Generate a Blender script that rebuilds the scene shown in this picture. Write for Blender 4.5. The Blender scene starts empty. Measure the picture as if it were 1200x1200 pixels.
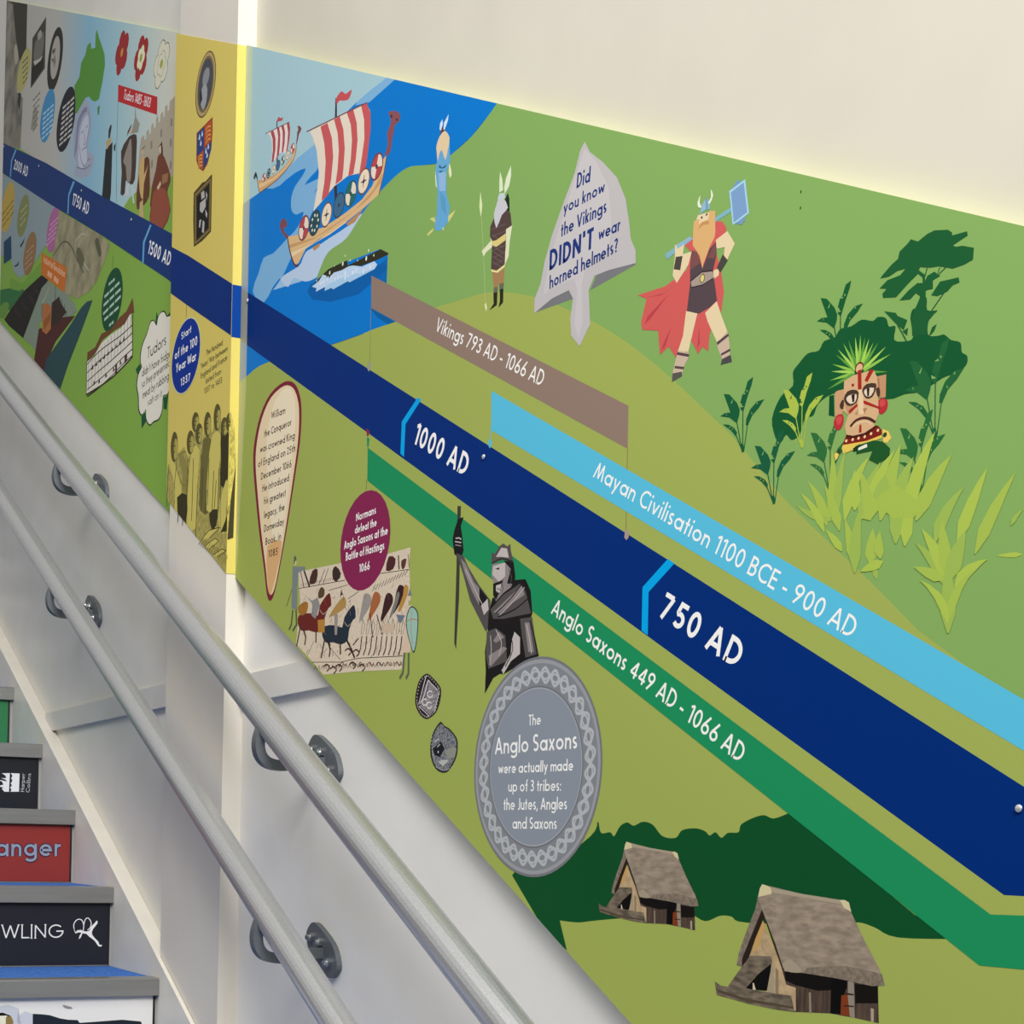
import bpy, bmesh, math, random
from math import sin, cos, pi, radians, atan2, hypot, sqrt
from mathutils import Matrix, Vector
from mathutils.geometry import tessellate_polygon
random.seed(7)
C = bpy.context.scene.collection
SC = bpy.context.scene

# ------------------------------------------------------------------ camera
EYE = 1.636                                   # eye height over the bottom landing, metres
F, PX, PY = 1752.8, 200.0, 961.4
YAW, PITCH, ROLL, RAKE = 0.36873, 0.01374, 0.021555, 0.53196
def _basis():
    cy, sy, cp, sp, cr, sr = cos(YAW), sin(YAW), cos(PITCH), sin(PITCH), cos(ROLL), sin(ROLL)
    r = Vector((cy, -sy, 0)); f = Vector((sy, cy, 0)); u = Vector((0, 0, 1))
    f2 = f*cp + u*sp; u2 = u*cp - f*sp
    return r*cr + u2*sr, u2*cr - r*sr, f2
RV, UV, FV = _basis()
cam = bpy.data.cameras.new('camera'); co = bpy.data.objects.new('camera', cam); C.objects.link(co)
co.matrix_world = Matrix(((RV.x, UV.x, -FV.x, 0), (RV.y, UV.y, -FV.y, 0), (RV.z, UV.z, -FV.z, EYE), (0, 0, 0, 1)))
cam.sensor_width = 36; cam.lens = F/1200*36; cam.clip_start = .02
cam.shift_x = (600-PX)/1200; cam.shift_y = (PY-600)/1200
SC.camera = co

# ------------------------------------------------------------------ light
w = bpy.data.worlds.new('stairwell_fill'); SC.world = w; w.use_nodes = True
nt = w.node_tree; tc = nt.nodes.new('ShaderNodeTexCoord'); sx = nt.nodes.new('ShaderNodeSeparateXYZ'); cr = nt.nodes.new('ShaderNodeValToRGB')
nt.links.new(tc.outputs['Generated'], sx.inputs[0]); nt.links.new(sx.outputs['Z'], cr.inputs[0]); nt.links.new(cr.outputs[0], nt.nodes['Background'].inputs[0])
cr.color_ramp.elements[0].position = 0.0; cr.color_ramp.elements[0].color = (.10, .10, .11, 1)      # dim lower half, set so undersides stay dark
cr.color_ramp.elements[1].position = .35; cr.color_ramp.elements[1].color = (1.0, .98, .95, 1)      # pale upper half, added ambient fill
nt.nodes['Background'].inputs[1].default_value = .50
def area(name, loc, target, size, sizey, power, col):
    l = bpy.data.lights.new(name, 'AREA'); l.shape = 'RECTANGLE'; l.size = size; l.size_y = sizey
    l.energy = power; l.color = col
    o = bpy.data.objects.new(name, l); C.objects.link(o); o.location = loc
    o.rotation_euler = (Vector(target)-Vector(loc)).to_track_quat('-Z', 'Y').to_euler()
area('ceiling_light_panel', (-.75, .75, EYE+2.7), (.5, 2.1, EYE), 1.4, 1.4, 46, (1, .975, .93))
area('landing_light_panel', (-.2, -1.3, EYE+2.5), (.85, 2.7, EYE), 1.6, 1.4, 175, (1, .985, .96))
SC.view_settings.view_transform = 'Standard'; SC.view_settings.look = 'None'
SC.view_settings.gamma = 1; SC.view_settings.use_curve_mapping = False
SC.view_settings.exposure = 0.0

# ------------------------------------------------------------------ materials
def lin(v):
    v /= 255.0
    return v/12.92 if v <= .04045 else ((v+.055)/1.055)**2.4
def rgb(c, g=1.0):
    if isinstance(c, str):
        c = c.lstrip('#'); c = tuple(int(c[i:i+2], 16) for i in (0, 2, 4))
    return tuple(min(.93, lin(x)*g) for x in c) + (1,)
_M = {}
def mat(c, g=1.0, rough=.5, metal=0.0, spec=.3, noise=0.0, scale=40, bump=0.0, stretch=None, coat=0, c2=None, name=None):
    key = (str(c), g, rough, metal, spec, noise, scale, bump, str(stretch), coat, str(c2), name)
    if key in _M: return _M[key]
    m = bpy.data.materials.new(name or 'paint_%02d' % len(_M)); m.use_nodes = True
    nt = m.node_tree; b = nt.nodes['Principled BSDF']
    b.inputs['Roughness'].default_value = rough; b.inputs['Metallic'].default_value = metal
    b.inputs['Specular IOR Level'].default_value = spec
    base = rgb(c, g)
    b.inputs['Base Color'].default_value = base
    if coat: b.inputs['Coat Weight'].default_value = coat; b.inputs['Coat Roughness'].default_value = .25
    if noise or bump or c2:
        tc = nt.nodes.new('ShaderNodeTexCoord'); mp = nt.nodes.new('ShaderNodeMapping')
        if stretch: mp.inputs['Scale'].default_value = stretch
        nt.links.new(tc.outputs['Object'], mp.inputs[0])
        no = nt.nodes.new('ShaderNodeTexNoise'); no.inputs['Scale'].default_value = scale; no.inputs['Detail'].default_value = 5
        nt.links.new(mp.outputs[0], no.inputs['Vector'])
        if noise or c2:
            cr = nt.nodes.new('ShaderNodeValToRGB')
            lo, hi = (tuple(x*(1-noise) for x in base[:3])+(1,), tuple(min(.93, x*(1+noise)) for x in base[:3])+(1,))
            if c2: lo, hi = rgb(c2, g), base
            cr.color_ramp.elements[0].color = lo; cr.color_ramp.elements[1].color = hi
            cr.color_ramp.elements[0].position = .35; cr.color_ramp.elements[1].position = .65
            nt.links.new(no.outputs['Fac'], cr.inputs[0]); nt.links.new(cr.outputs[0], b.inputs['Base Color'])
        if bump:
            bp = nt.nodes.new('ShaderNodeBump'); bp.inputs['Strength'].default_value = bump; bp.inputs['Distance'].default_value = .002
            nt.links.new(no.outputs['Fac'], bp.inputs['Height']); nt.links.new(bp.outputs[0], b.inputs['Normal'])
    _M[key] = m
    return m

# ------------------------------------------------------------------ surveying: photograph measurements -> metres on a wall plane
def ray(x, y): return RV*((x-PX)/F) - UV*((y-PY)/F) + FV
def on_wall(x, y, D):
    d = ray(x, y); t = D/d.x
    return (d.y*t, d.z*t + EYE)              # (Y along the wall, Z height)
def photo_y(D, y, z):
    p = Vector((D, y, z-EYE)); return PY - F*p.dot(UV)/p.dot(FV)
SD = Vector((0, cos(RAKE), sin(RAKE))); SN = Vector((0, -sin(RAKE), cos(RAKE)))
TAN = math.tan(RAKE)

# ------------------------------------------------------------------ object helpers
def props(o, label=None, cat=None, group=None, kind=None):
    if label: o['label'] = label
    if cat: o['category'] = cat
    if group: o['group'] = group
    if kind: o['kind'] = kind
    return o
def empty(name, loc, label, cat, group=None):
    o = bpy.data.objects.new(name, None); C.objects.link(o); o.location = loc
    o.empty_display_size = .05; o['org'] = loc
    return props(o, label, cat, group)
def root_of(o):
    while o.parent: o = o.parent
    return o
def link(name, verts, faces, mats, parent=None, midx=None, label=None, smooth=False):
    """one mesh object; verts in world metres, stored relative to the thing's base"""
    org = Vector((0, 0, 0))
    if parent: org = Vector(root_of(parent).location)
    me = bpy.data.meshes.new(name)
    me.from_pydata([tuple(Vector(v)-org) for v in verts], [], faces)
    for m in (mats if isinstance(mats, (list, tuple)) else [mats]): me.materials.append(m)
    if midx: me.polygons.foreach_set('material_index', midx)
    if smooth: me.polygons.foreach_set('use_smooth', [True]*len(me.polygons))
    me.update()
    o = bpy.data.objects.new(name, me); C.objects.link(o)
    if parent: o.parent = parent
    if label: o['label'] = label
    return o
def bm_link(name, bm, mats, parent=None, label=None, bevel=0, smooth=False):
    if bevel:
        bmesh.ops.bevel(bm, geom=[e for e in bm.edges if len(e.link_faces) == 2 and e.calc_face_angle(0) > .6], offset=bevel, segments=2, affect='EDGES', profile=.6)
    bmesh.ops.recalc_face_normals(bm, faces=bm.faces[:])
    vs = [v.co.copy() for v in bm.verts]; bm.verts.index_update()
    fs = [[v.index for v in f.verts] for f in bm.faces]; mi = [f.material_index for f in bm.faces]
    o = link(name, vs, fs, mats, parent, mi, label, smooth); bm.free()
    return o
def prism(bm, poly, x0, x1, mi=0):
    """poly of (Y,Z) swept from X=x0 to x1"""
    a = [bm.verts.new((x0, y, z)) for y, z in poly]; b = [bm.verts.new((x1, y, z)) for y, z in poly]
    n = len(poly); fs = [bm.faces.new(a), bm.faces.new(b[::-1])]
    for i in range(n): fs.append(bm.faces.new((a[i], b[i], b[(i+1) % n], a[(i+1) % n])))
    for f in fs: f.material_index = mi
    return fs
def boxm(bm, x0, x1, y0, y1, z0, z1, mi=0): return prism(bm, [(y0, z0), (y1, z0), (y1, z1), (y0, z1)], x0, x1, mi)
def tube(bm, pts, r, n=16, caps=True, mi=0):
    pts = [Vector(p) for p in pts]; rings = []
    for i, p in enumerate(pts):
        t = (pts[min(i+1, len(pts)-1)]-pts[max(i-1, 0)]).normalized()
        a = t.orthogonal().normalized() if i == 0 else (a - t*a.dot(t)).normalized()
        b = t.cross(a)
        rings.append([bm.verts.new(p+(a*cos(2*pi*k/n)+b*sin(2*pi*k/n))*r) for k in range(n)])
    for i in range(len(rings)-1):
        for k in range(n):
            f = bm.faces.new((rings[i][k], rings[i][(k+1) % n], rings[i+1][(k+1) % n], rings[i+1][k])); f.smooth = True; f.material_index = mi
    if caps:
        bm.faces.new(rings[0][::-1]).material_index = mi; bm.faces.new(rings[-1]).material_index = mi

# ------------------------------------------------------------------ lettering: a geometric stroke alphabet
def ar(cx, cy, rx, ry, a0, a1, n=None):
    n = n or max(4, int(abs(a1-a0)/18))
    return [(cx+rx*cos(radians(a0+(a1-a0)*i/n)), cy+ry*sin(radians(a0+(a1-a0)*i/n))) for i in range(n+1)]
_GC = {}
def glyphs(w):
    if w in _GC: return _GC[w]
    h = w/2; t = 1-h; X = .64; xt = X-h; m = X/2; r = m-h; D = -.27
    q = {}
    q[' '] = (.30, [])
    def O(wd): return [ar(wd/2, .5, wd/2-h, .5-h, 90, 450, 24)]
    q['O'] = (.80, O(.80)); q['0'] = (.56, O(.56))
    q['A'] = (.70, [[(.0+h*.7, 0), (.35, 1.0-h*.3), (.70-h*.7, 0)], [(.16, .30), (.54, .30)]])
    q['B'] = (.52, [[(h, h), (.27, h)]+ar(.27, .29, .25-h, .29-h, -90, 90)+[(h, .58-h+.0)], [(.25, .58-h)]+ar(.25, .77-h*.5, .22-h*.8, .23-h*.6, -90, 90)+[(h, t), (h, 0)]])
    q['C'] = (.68, [ar(.44, .5, .44-h, .5-h, 50, 310, 20)])
    q['D'] = (.66, [[(h, 0), (h, t), (.22, t)]+ar(.22, .5, .44-h, .5-h, 90, -90, 14)+[(h, h)]])
    q['E'] = (.46, [[(.46, t), (h, t), (h, h), (.46, h)], [(h, .52), (.42, .52)]])
    q['F'] = (.44, [[(.44, t), (h, t), (h, 0)], [(h, .50), (.40, .50)]])
    q['G'] = (.80, [ar(.44, .5, .44-h, .5-h, 45, 360, 22)+[(.46, .5)]])
    q['H'] = (.62, [[(h, 0), (h, 1)], [(.62-h, 0), (.62-h, 1)], [(h, .52), (.62-h, .52)]])
    q['I'] = (w, [[(h, 0), (h, 1)]])
    q['J'] = (.36, [[(.36-h, 1), (.36-h, .18)]+ar(.14, .18, .22-h, .18-h, 0, -120)])
    q['K'] = (.56, [[(h, 0), (h, 1)], [(.52, 1), (h, .46)], [(.20, .60), (.56-h, 0)]])
    q['L'] = (.42, [[(h, 1), (h, h), (.42, h)]])
    q['M'] = (.86, [[(h*.9, 0), (.16+h, 1-h), (.43, h), (.70-h, 1-h), (.86-h*.9, 0)]])
    q['N'] = (.66, [[(h, 0), (h, 1-h), (.66-h, h), (.66-h, 1)]])
    q['P'] = (.50, [[(h, 0), (h, t), (.24, t)]+ar(.24, .72-h*.3, .26-h, .28-h*.7, 90, -90)+[(h, .44)]])
    q['R'] = (.54, [[(h, 0), (h, t), (.24, t)]+ar(.24, .73-h*.3, .26-h, .27-h*.7, 90, -90)+[(h, .46)], [(.24, .46), (.54-h, 0)]])
    q['S'] = (.50, [ar(.25, .755-h*.5, .25-h, .245-h*.5, 35, 240, 10)+ar(.25, .265-h*.2+h*.5, .25-h, .265-h*.8, 70, -145, 10)])
    q['T'] = (.50, [[(0, t), (.50, t)], [(.25, t), (.25, 0)]])
    q['U'] = (.60, [[(h, 1), (h, .28)]+ar(.30, .30, .30-h, .30-h, 180, 360)+[(.60-h, 1)]])
    q['V'] = (.66, [[(h*.7, 1), (.33, h*.3), (.66-h*.7, 1)]])
    q['W'] = (.98, [[(h*.7, 1), (.26, h), (.49, 1-h), (.72, h), (.98-h*.7, 1)]])
    q['Y'] = (.58, [[(h*.8, 1), (.29, .45), (.58-h*.8, 1)], [(.29, .47), (.29, 0)]])
    ring = lambda cx: ar(cx, m, m-h, m-h, 90, 450, 18)
    q['a'] = (X+.02, [ring(m), [(X-h+.02, X), (X-h+.02, 0)]])
    q['b'] = (X+.02, [ring(m+.02), [(h, 1.04), (h, 0)]])
    q['c'] = (.50, [ar(m, m, m-h, m-h, 52, 308, 14)])
    q['d'] = (X+.02, [ring(m), [(X-h+.02, 1.04), (X-h+.02, 0)]])
    q['e'] = (X, [[(h, m), (X-h, m)]+ar(m, m, m-h, m-h, 0, 315, 16)])
    q['f'] = (.32, [[(.12+h, 0), (.12+h, .86)]+ar(.30, .86, .18-h, .18-h*.5, 180, 80), [(0, xt), (.32, xt)]])
    q['g'] = (X+.02, [ring(m), [(X-h+.02, X), (X-h+.02, -.06)]+ar(m+.01, -.06, m-h, .24-h, 0, -150)])
    q['h'] = (.52, [[(h, 1.04), (h, 0)], [(h, .38)]+ar(.27, .38, .25-h, X-.38-h, 180, 0)+[(.52-h, 0)]])
    q['i'] = (w*1.15, [[(h*1.1, X), (h*1.1, 0)], [(h*1.1, .80), (h*1.1, .80+w*1.1)]])
    q['j'] = (w*1.6, [[(w, X), (w, -.2)]+[(0, D+.02)], [(w, .80), (w, .80+w*1.1)]])
    q['k'] = (.46, [[(h, 1.04), (h, 0)], [(.42, X), (h, .30)], [(.18, .40), (.46-h, 0)]])
    q['l'] = (w, [[(h, 1.04), (h, 0)]])
    q['m'] = (.80, [[(h, X), (h, 0)], [(h, .40)]+ar(.225+h*.2, .42, .19, X-.42-h, 180, 0)+[(.40+h*.2, 0)], [(.40+h*.2, .40)]+ar(.60, .42, .20-h*.3, X-.42-h, 180, 0)+[(.80-h*.3, 0)]])
    q['n'] = (.52, [[(h, X), (h, 0)], [(h, .38)]+ar(.27, .38, .25-h, X-.38-h, 180, 0)+[(.52-h, 0)]])
    q['o'] = (X, [ring(m)])
    q['p'] = (X+.02, [ring(m+.02), [(h, X), (h, D)]])
    q['q'] = (X+.02, [ring(m), [(X-h+.02, X), (X-h+.02, D)]])
    q['r'] = (.32, [[(h, X), (h, 0)], [(h, .38)]+ar(.26, .38, .26-h, X-.38-h, 180, 75)])
    q['s'] = (.38, [ar(.19, .47, .19-h, .17-h*.5, 40, 240, 8)+ar(.19, .185, .19-h, .185-h, 80, -145, 8)])
    q['t'] = (.30, [[(.15, .90), (.15, 0)], [(0, xt), (.30, xt)]])
    q['u'] = (.52, [[(h, X), (h, .25)]+ar(.26, .25, .26-h, .25-h, 180, 360)+[(.52-h, .25)], [(.52-h, X), (.52-h, 0)]])
    q['v'] = (.50, [[(h*.7, X), (.25, h*.4), (.50-h*.7, X)]])
    q['w'] = (.74, [[(h*.7, X), (.19, h), (.37, X-h), (.55, h), (.74-h*.7, X)]])
    q['x'] = (.50, [[(h*.8, X), (.50-h*.8, 0)], [(.50-h*.8, X), (h*.8, 0)]])
    q['y'] = (.52, [[(h*.8, X), (.27, .02)], [(.52-h*.8, X), (.14, D)]])
    q['1'] = (.30, [[(.02, .82), (.23, .96), (.23, 0)]])
    q['2'] = (.52, [ar(.25, .74, .25-h, .26-h, 165, -35, 10)+[(h+.02, h), (.52, h)]])
    q['3'] = (.50, [ar(.23, .755, .22-h*.6, .245-h, 150, -80, 9)+[(.16, .525)], [(.18, .525)]+ar(.23, .27, .27-h, .27-h*.9, 85, -150, 10)])
    q['4'] = (.60, [[(.44, 0), (.44, 1-h), (h, .26), (.60, .26)]])
    q['5'] = (.52, [[(.48, t), (.17, t), (.12, .58)]+ar(.24, .32, .28-h, .32-h, 118, -140, 12)])
    q['6'] = (.56, [ar(.28, .29, .28-h, .29-h, 90, 450, 18), [(.40, 1.0), (.07+h*.3, .42)]])
    q['7'] = (.52, [[(0, t), (.50-h, t), (.14, 0)]])
    q['8'] = (.52, [ar(.26, .76, .22-h*.6, .24-h*.8, 90, 450, 16), ar(.26, .27, .26-h, .27-h*.9, 90, 450, 16)])
    q['9'] = (.56, [ar(.28, .71, .28-h, .29-h, 90, 450, 18), [(.16, 0), (.49-h*.3, .58)]])
    q['-'] = (.28, [[(0, .36), (.28, .36)]])
    q['.'] = (w*1.2, [[(h, 0), (h, w*1.1)]])
    q[','] = (w*1.2, [[(h*1.3, w), (h*.4, -.15)]])
    q[':'] = (w*1.2, [[(h, 0), (h, w*1.1)], [(h, .45), (h, .45+w*1.1)]])
    q["'"] = (w*1.1, [[(h, 1.04), (h, .74)]])
    q['?'] = (.44, [ar(.22, .76, .22-h, .24-h, 165, -40, 9)+[(.22, .44), (.22, .26)], [(.22, 0), (.22, w*1.1)]])
    _GC[w] = q
    return q
def ribbon(pts, w, closed=False):
    """quads of a mitred ribbon of width w along 2-D pts; sharp turns start a new ribbon"""
    P = [pts[0]]
    for p in pts[1:]:
        if hypot(p[0]-P[-1][0], p[1]-P[-1][1]) > 1e-6: P.append(p)
    if len(P) < 2: return [], []
    if hypot(P[0][0]-P[-1][0], P[0][1]-P[-1][1]) < 1e-5 and len(P) > 3: closed = True; P = P[:-1]
    def nrm(a, b):
        dx, dy = b[0]-a[0], b[1]-a[1]; l = hypot(dx, dy) or 1
        return (-dy/l, dx/l)
    runs = []
    if closed: runs = [(P, True)]
    else:
        cur = [P[0]]
        for i in range(1, len(P)):
            cur.append(P[i])
            if i < len(P)-1:
                n1, n2 = nrm(P[i-1], P[i]), nrm(P[i], P[i+1])
                if n1[0]*n2[0]+n1[1]*n2[1] < -.2: runs.append((cur, False)); cur = [P[i]]
        runs.append((cur, False))
    V, Fc = [], []; h = w/2
    for Q, cl in runs:
        n = len(Q); b = len(V)
        for i in range(n):
            if cl: n1, n2 = nrm(Q[i-1], Q[i]), nrm(Q[i], Q[(i+1) % n])
            else: n1 = nrm(Q[max(i-1, 0)], Q[max(i, 1)]); n2 = nrm(Q[min(i, n-2)], Q[min(i+1, n-1)])
            mx, my = n1[0]+n2[0], n1[1]+n2[1]; k = max(mx*n1[0]+my*n1[1], .55)
            V += [(Q[i][0]+mx*h/k, Q[i][1]+my*h/k), (Q[i][0]-mx*h/k, Q[i][1]-my*h/k)]
        Fc += [(b+2*i, b+2*i+1, b+2*i+3, b+2*i+2) for i in range(n-1)]
        if cl: Fc.append((b+2*n-2, b+2*n-1, b+1, b))
    return V, Fc
def runs_of(pts):
    """cut a polyline where it turns back sharply, so that no ribbon folds over itself"""
    P = [pts[0]]
    for p in pts[1:]:
        if hypot(p[0]-P[-1][0], p[1]-P[-1][1]) > 1e-6: P.append(p)
    if len(P) < 3 or hypot(P[0][0]-P[-1][0], P[0][1]-P[-1][1]) < 1e-5: return [P]
    out = []; cur = [P[0]]
    for i in range(1, len(P)):
        cur.append(P[i])
        if i < len(P)-1:
            ax, ay, bx, by = P[i][0]-P[i-1][0], P[i][1]-P[i-1][1], P[i+1][0]-P[i][0], P[i+1][1]-P[i][1]
            if (ax*bx+ay*by) < -.2*hypot(ax, ay)*hypot(bx, by): out.append(cur); cur = [P[i]]
    return out+[cur]
def text_ribbons(s, w):
    q = glyphs(w); x = 0; out = []
    for i, ch in enumerate(s):
        adv, st = q[ch]
        for p in st: out += runs_of([(x+a, b) for a, b in p])
        x += adv + (.0 if ch == ' ' else .09 + w*.15)
    x -= .09 + w*.15
    return x, out
def catmull(pts, n=4, closed=True):
    N = len(pts); out = []
    rng = range(N) if closed else range(N-1)
    for i in rng:
        p0, p1, p2, p3 = (pts[(i-1) % N], pts[i], pts[(i+1) % N], pts[(i+2) % N]) if closed else (pts[max(i-1, 0)], pts[i], pts[i+1], pts[min(i+2, N-1)])
        for k in range(n):
            t = k/n; t2 = t*t; t3 = t2*t
            out.append(tuple(.5*(2*p1[j]+(p2[j]-p0[j])*t+(2*p0[j]-5*p1[j]+4*p2[j]-p3[j])*t2+(3*p1[j]-p0[j]-3*p2[j]+p3[j])*t3) for j in (0, 1)))
    if not closed: out.append(pts[-1])
    return out
def clip(poly, conv):
    """Sutherland-Hodgman against a convex counter-clockwise polygon"""
    for i in range(len(conv)):
        a, b = conv[i], conv[(i+1) % len(conv)]; out = []
        side = lambda p: (b[0]-a[0])*(p[1]-a[1])-(b[1]-a[1])*(p[0]-a[0])
        for k in range(len(poly)):
            p, q = poly[k-1], poly[k]; sp, sq = side(p), side(q)
            if (sp >= 0) != (sq >= 0):
                t = sp/(sp-sq); out.append((p[0]+(q[0]-p[0])*t, p[1]+(q[1]-p[1])*t))
            if sq >= 0: out.append(q)
        poly = out
        if len(poly) < 3: return []
    return poly

# ------------------------------------------------------------------ printed artwork on a mural panel
_CR = [0.0, 0.0, 1.0, 1.0]
def crop(x0, y0, k, ky=None): _CR[:] = [x0, y0, k, ky or k]
LAYER = 7e-6                                  # ink on ink: each print lies a few microns over the ones beneath it
class Art:
    """flat printed shapes on one wall plane, gathered into ONE mesh"""
    def __init__(s, name, parent, panel, lv, label=None):
        s.name, s.parent, s.pn, s.lv, s.label = name, parent, panel, lv, label
        s.D = panel['D'] - .0004; s.g = panel['g']; s.k = 0
        s.V, s.Fc, s.mi, s.ms, s.md = [], [], [], [], {}
    def P(s, x, y): return on_wall(_CR[0]+x*_CR[2], _CR[1]+y*_CR[3], s.D)
    def m(s, c):
        if isinstance(c, bpy.types.Material): key, mm = c.name, c
        else: key, mm = c, mat(c, s.g, rough=.55, spec=.06)
        if key not in s.md: s.md[key] = len(s.ms); s.ms.append(mm)
        return s.md[key]
    def lev(s, pts):
        """one ink layer above whatever this shape overlaps"""
        ys = [p[0] for p in pts]; zs = [p[1] for p in pts]; y0, y1, z0, z1 = min(ys), max(ys), min(zs), max(zs)
        L = 1
        laid = s.pn.setdefault('laid', [])
        for (a, b, c, d, n) in laid:
            if n >= L and a < y1 and b > y0 and c < z1 and d > z0: L = n+1
        laid.append((y0, y1, z0, z1, L))
        return s.pn['D'] - .0003 - L*LAYER
    def addw(s, c, poly, cl=True):
        if cl: poly = clip(poly, s.pn['clip'])
        if len(poly) < 3: return
        x = s.lev(poly); b = len(s.V); mi = s.m(c)
        s.V += [(x, y, z) for y, z in poly]
        for t in tessellate_polygon([[Vector((y, z, 0)) for y, z in poly]]):
            a, bb, d = (poly[i] for i in t)
            ccw = (bb[0]-a[0])*(d[1]-a[1])-(bb[1]-a[1])*(d[0]-a[0]) > 0
            t = t[::-1] if ccw else t            # face towards -X
            s.Fc.append([b+i for i in t]); s.mi.append(mi)
    def poly(s, c, pts, sm=0):
        p = [s.P(*q) for q in pts]
        s.addw(c, catmull(p, sm) if sm else p)
    def ribw(s, c, pts, w, closed=False, step=True):
        for q in ([pts] if closed else runs_of(pts)):
            V, Fc = ribbon(q, w, closed)
            if not V: continue
            x = s.lev(V); b = len(s.V); mi = s.m(c)
            s.V += [(x, y, z) for y, z in V]
            for f in Fc: s.Fc.append([b+i for i in f]); s.mi.append(mi)
    def wpx(s, x, y, n):
        """n photograph pixels of height at this spot, in metres"""
        X, Y = _CR[0]+x*_CR[2], _CR[1]+y*_CR[3]
        return abs(on_wall(X, Y, s.D)[1]-on_wall(X, Y+n, s.D)[1])
    def ln(s, c, n, pts, sm=0, closed=False):
        p = [s.P(*q) for q in pts]
        if sm: p = catmull(p, sm, closed)
        s.ribw(c, p, s.wpx(*pts[0], n), closed)
    def el(s, c, cx, cy, ry, ratio=1.0, n=28):
        Y, Z = s.P(cx, cy); r = abs(Z-s.P(cx, cy-ry)[1])
        s.addw(c, [(Y+r*ratio*cos(2*pi*i/n), Z+r*sin(2*pi*i/n)) for i in range(n)])
        return Y, Z, r
    def egg(s, c, l, r, t, b, grow=1.0, n=28):
        """upright ellipse on the wall from the photograph's extreme points left, right, top, bottom (crop x of l,r ; y of t,b)"""
        yl, yr = s.P(*l)[0], s.P(*r)[0]; zt, zb = s.P(*t)[1], s.P(*b)[1]
        cy, cz, ry, rz = (yl+yr)/2, (zt+zb)/2, abs(yl-yr)/2, (zt-zb)/2
        ty, by = _CR[1]+t[1]*_CR[3], _CR[1]+b[1]*_CR[3]
        for _ in range(12):                    # tangent to the level lines the photograph shows
            ys = [photo_y(s.D, cy+ry*cos(a/24*pi), cz+rz*sin(a/24*pi)) for a in range(48)]
            k = (zt-zb)/(by-ty); e0, e1 = (min(ys)-ty)*k, (max(ys)-by)*k
            cz += (e0+e1)/2; rz += (e0-e1)/2
        ry *= grow; rz *= grow
        s.addw(c, [(cy+ry*cos(2*pi*i/n), cz+rz*sin(2*pi*i/n)) for i in range(n)])
        return cy, cz, ry, rz
    def txt(s, c, string, x0, y0, x1, y1, cap, w=.13, dx=0):
        p0, p1 = s.P(x0, y0), s.P(x1, y1); L = hypot(p1[0]-p0[0], p1[1]-p0[1])
        e = ((p1[0]-p0[0])/L, (p1[1]-p0[1])/L); u = (e[1], -e[0])        # +Y runs away from the reader: the text runs towards -Y
        if u[1] < 0: u = (-u[0], -u[1])
        if isinstance(cap, tuple): q = s.P(*cap); H = (q[0]-p0[0])*u[0]+(q[1]-p0[1])*u[1]
        else: H = s.wpx(x0, y0, cap*_CR[3])
        adv, st = text_ribbons(string, w); kx = L/adv
        mi = s.m(c)
        for p in st:                           # even stroke weight, averaged between the two scales
            V, Fc = ribbon([(a*kx, b*H) for a, b in p], w*(H*.5+kx*.5) if kx < H else w*H)
            V = [(p0[0]+e[0]*a+u[0]*b, p0[1]+e[1]*a+u[1]*b) for a, b in V]
            x = s.lev(V); b0 = len(s.V)
            s.V += [(x, y, z) for y, z in V]
            for f in Fc: s.Fc.append([b0+i for i in f]); s.mi.append(mi)
    def done(s):
        if not s.V: return None
        return link(s.name, s.V, s.Fc, s.ms, s.parent, s.mi, s.label)
# ------------------------------------------------------------------ the setting
D_PIL, D_MAIN, D_WALL, D_LEFT, D_LWALL = 1.0666, 1.0842, 1.1040, 1.0880, 1.0930
Y_C = 2.505                                    # near corner of the pilaster
Y_L = 2.802                                    # its far corner
CREAM = mat('#d3cdbf', 1.0, rough=.55, noise=.025, scale=6, bump=.06, name='cream_wall_paint')
CREAM2 = mat('#d9d5cd', 1.0, rough=.38, spec=.4, noise=.03, scale=9, bump=.05, name='cream_gloss_paint')
def structure(name, bm, m, bevel=0): return props(bm_link(name, bm, m, bevel=bevel), kind='structure')
DADO_LIFTED = mat('#eeebe3', 1.0, rough=.42, spec=.35, noise=.025, scale=7, bump=.05, name='lightened_dado_gloss')  # lower wall gloss, colour lightened to make up for missing light
FAR_LIFTED = mat('#e2dfd5', 1.0, rough=.42, spec=.35, noise=.03, scale=7, bump=.05, name='lightened_far_gloss')  # far wall, colour lifted where too little light reaches it
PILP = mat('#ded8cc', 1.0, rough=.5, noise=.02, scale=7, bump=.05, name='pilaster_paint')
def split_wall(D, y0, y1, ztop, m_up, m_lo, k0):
    """a wall whose upper paint and light-lifted lower paint meet on a raked line hidden behind the mural board"""
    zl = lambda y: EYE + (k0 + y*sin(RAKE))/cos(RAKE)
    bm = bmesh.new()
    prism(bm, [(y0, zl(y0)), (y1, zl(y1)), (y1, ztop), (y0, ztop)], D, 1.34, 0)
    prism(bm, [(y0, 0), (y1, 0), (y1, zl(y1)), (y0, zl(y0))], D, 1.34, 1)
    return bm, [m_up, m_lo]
for nm, D, y0, y1, zt_, mu, ml in (('wall_right', D_WALL, .35, Y_C, 4.6, CREAM, DADO_LIFTED), ('wall_right_far', D_LWALL, Y_L, 6.4, 5.6, FAR_LIFTED, FAR_LIFTED)):
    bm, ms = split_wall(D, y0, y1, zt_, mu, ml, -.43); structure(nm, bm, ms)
b = bmesh.new(); boxm(b, D_PIL, 1.34, Y_C, Y_L, 0, 5.2); structure('wall_pilaster', b, PILP, bevel=.004)
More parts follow.
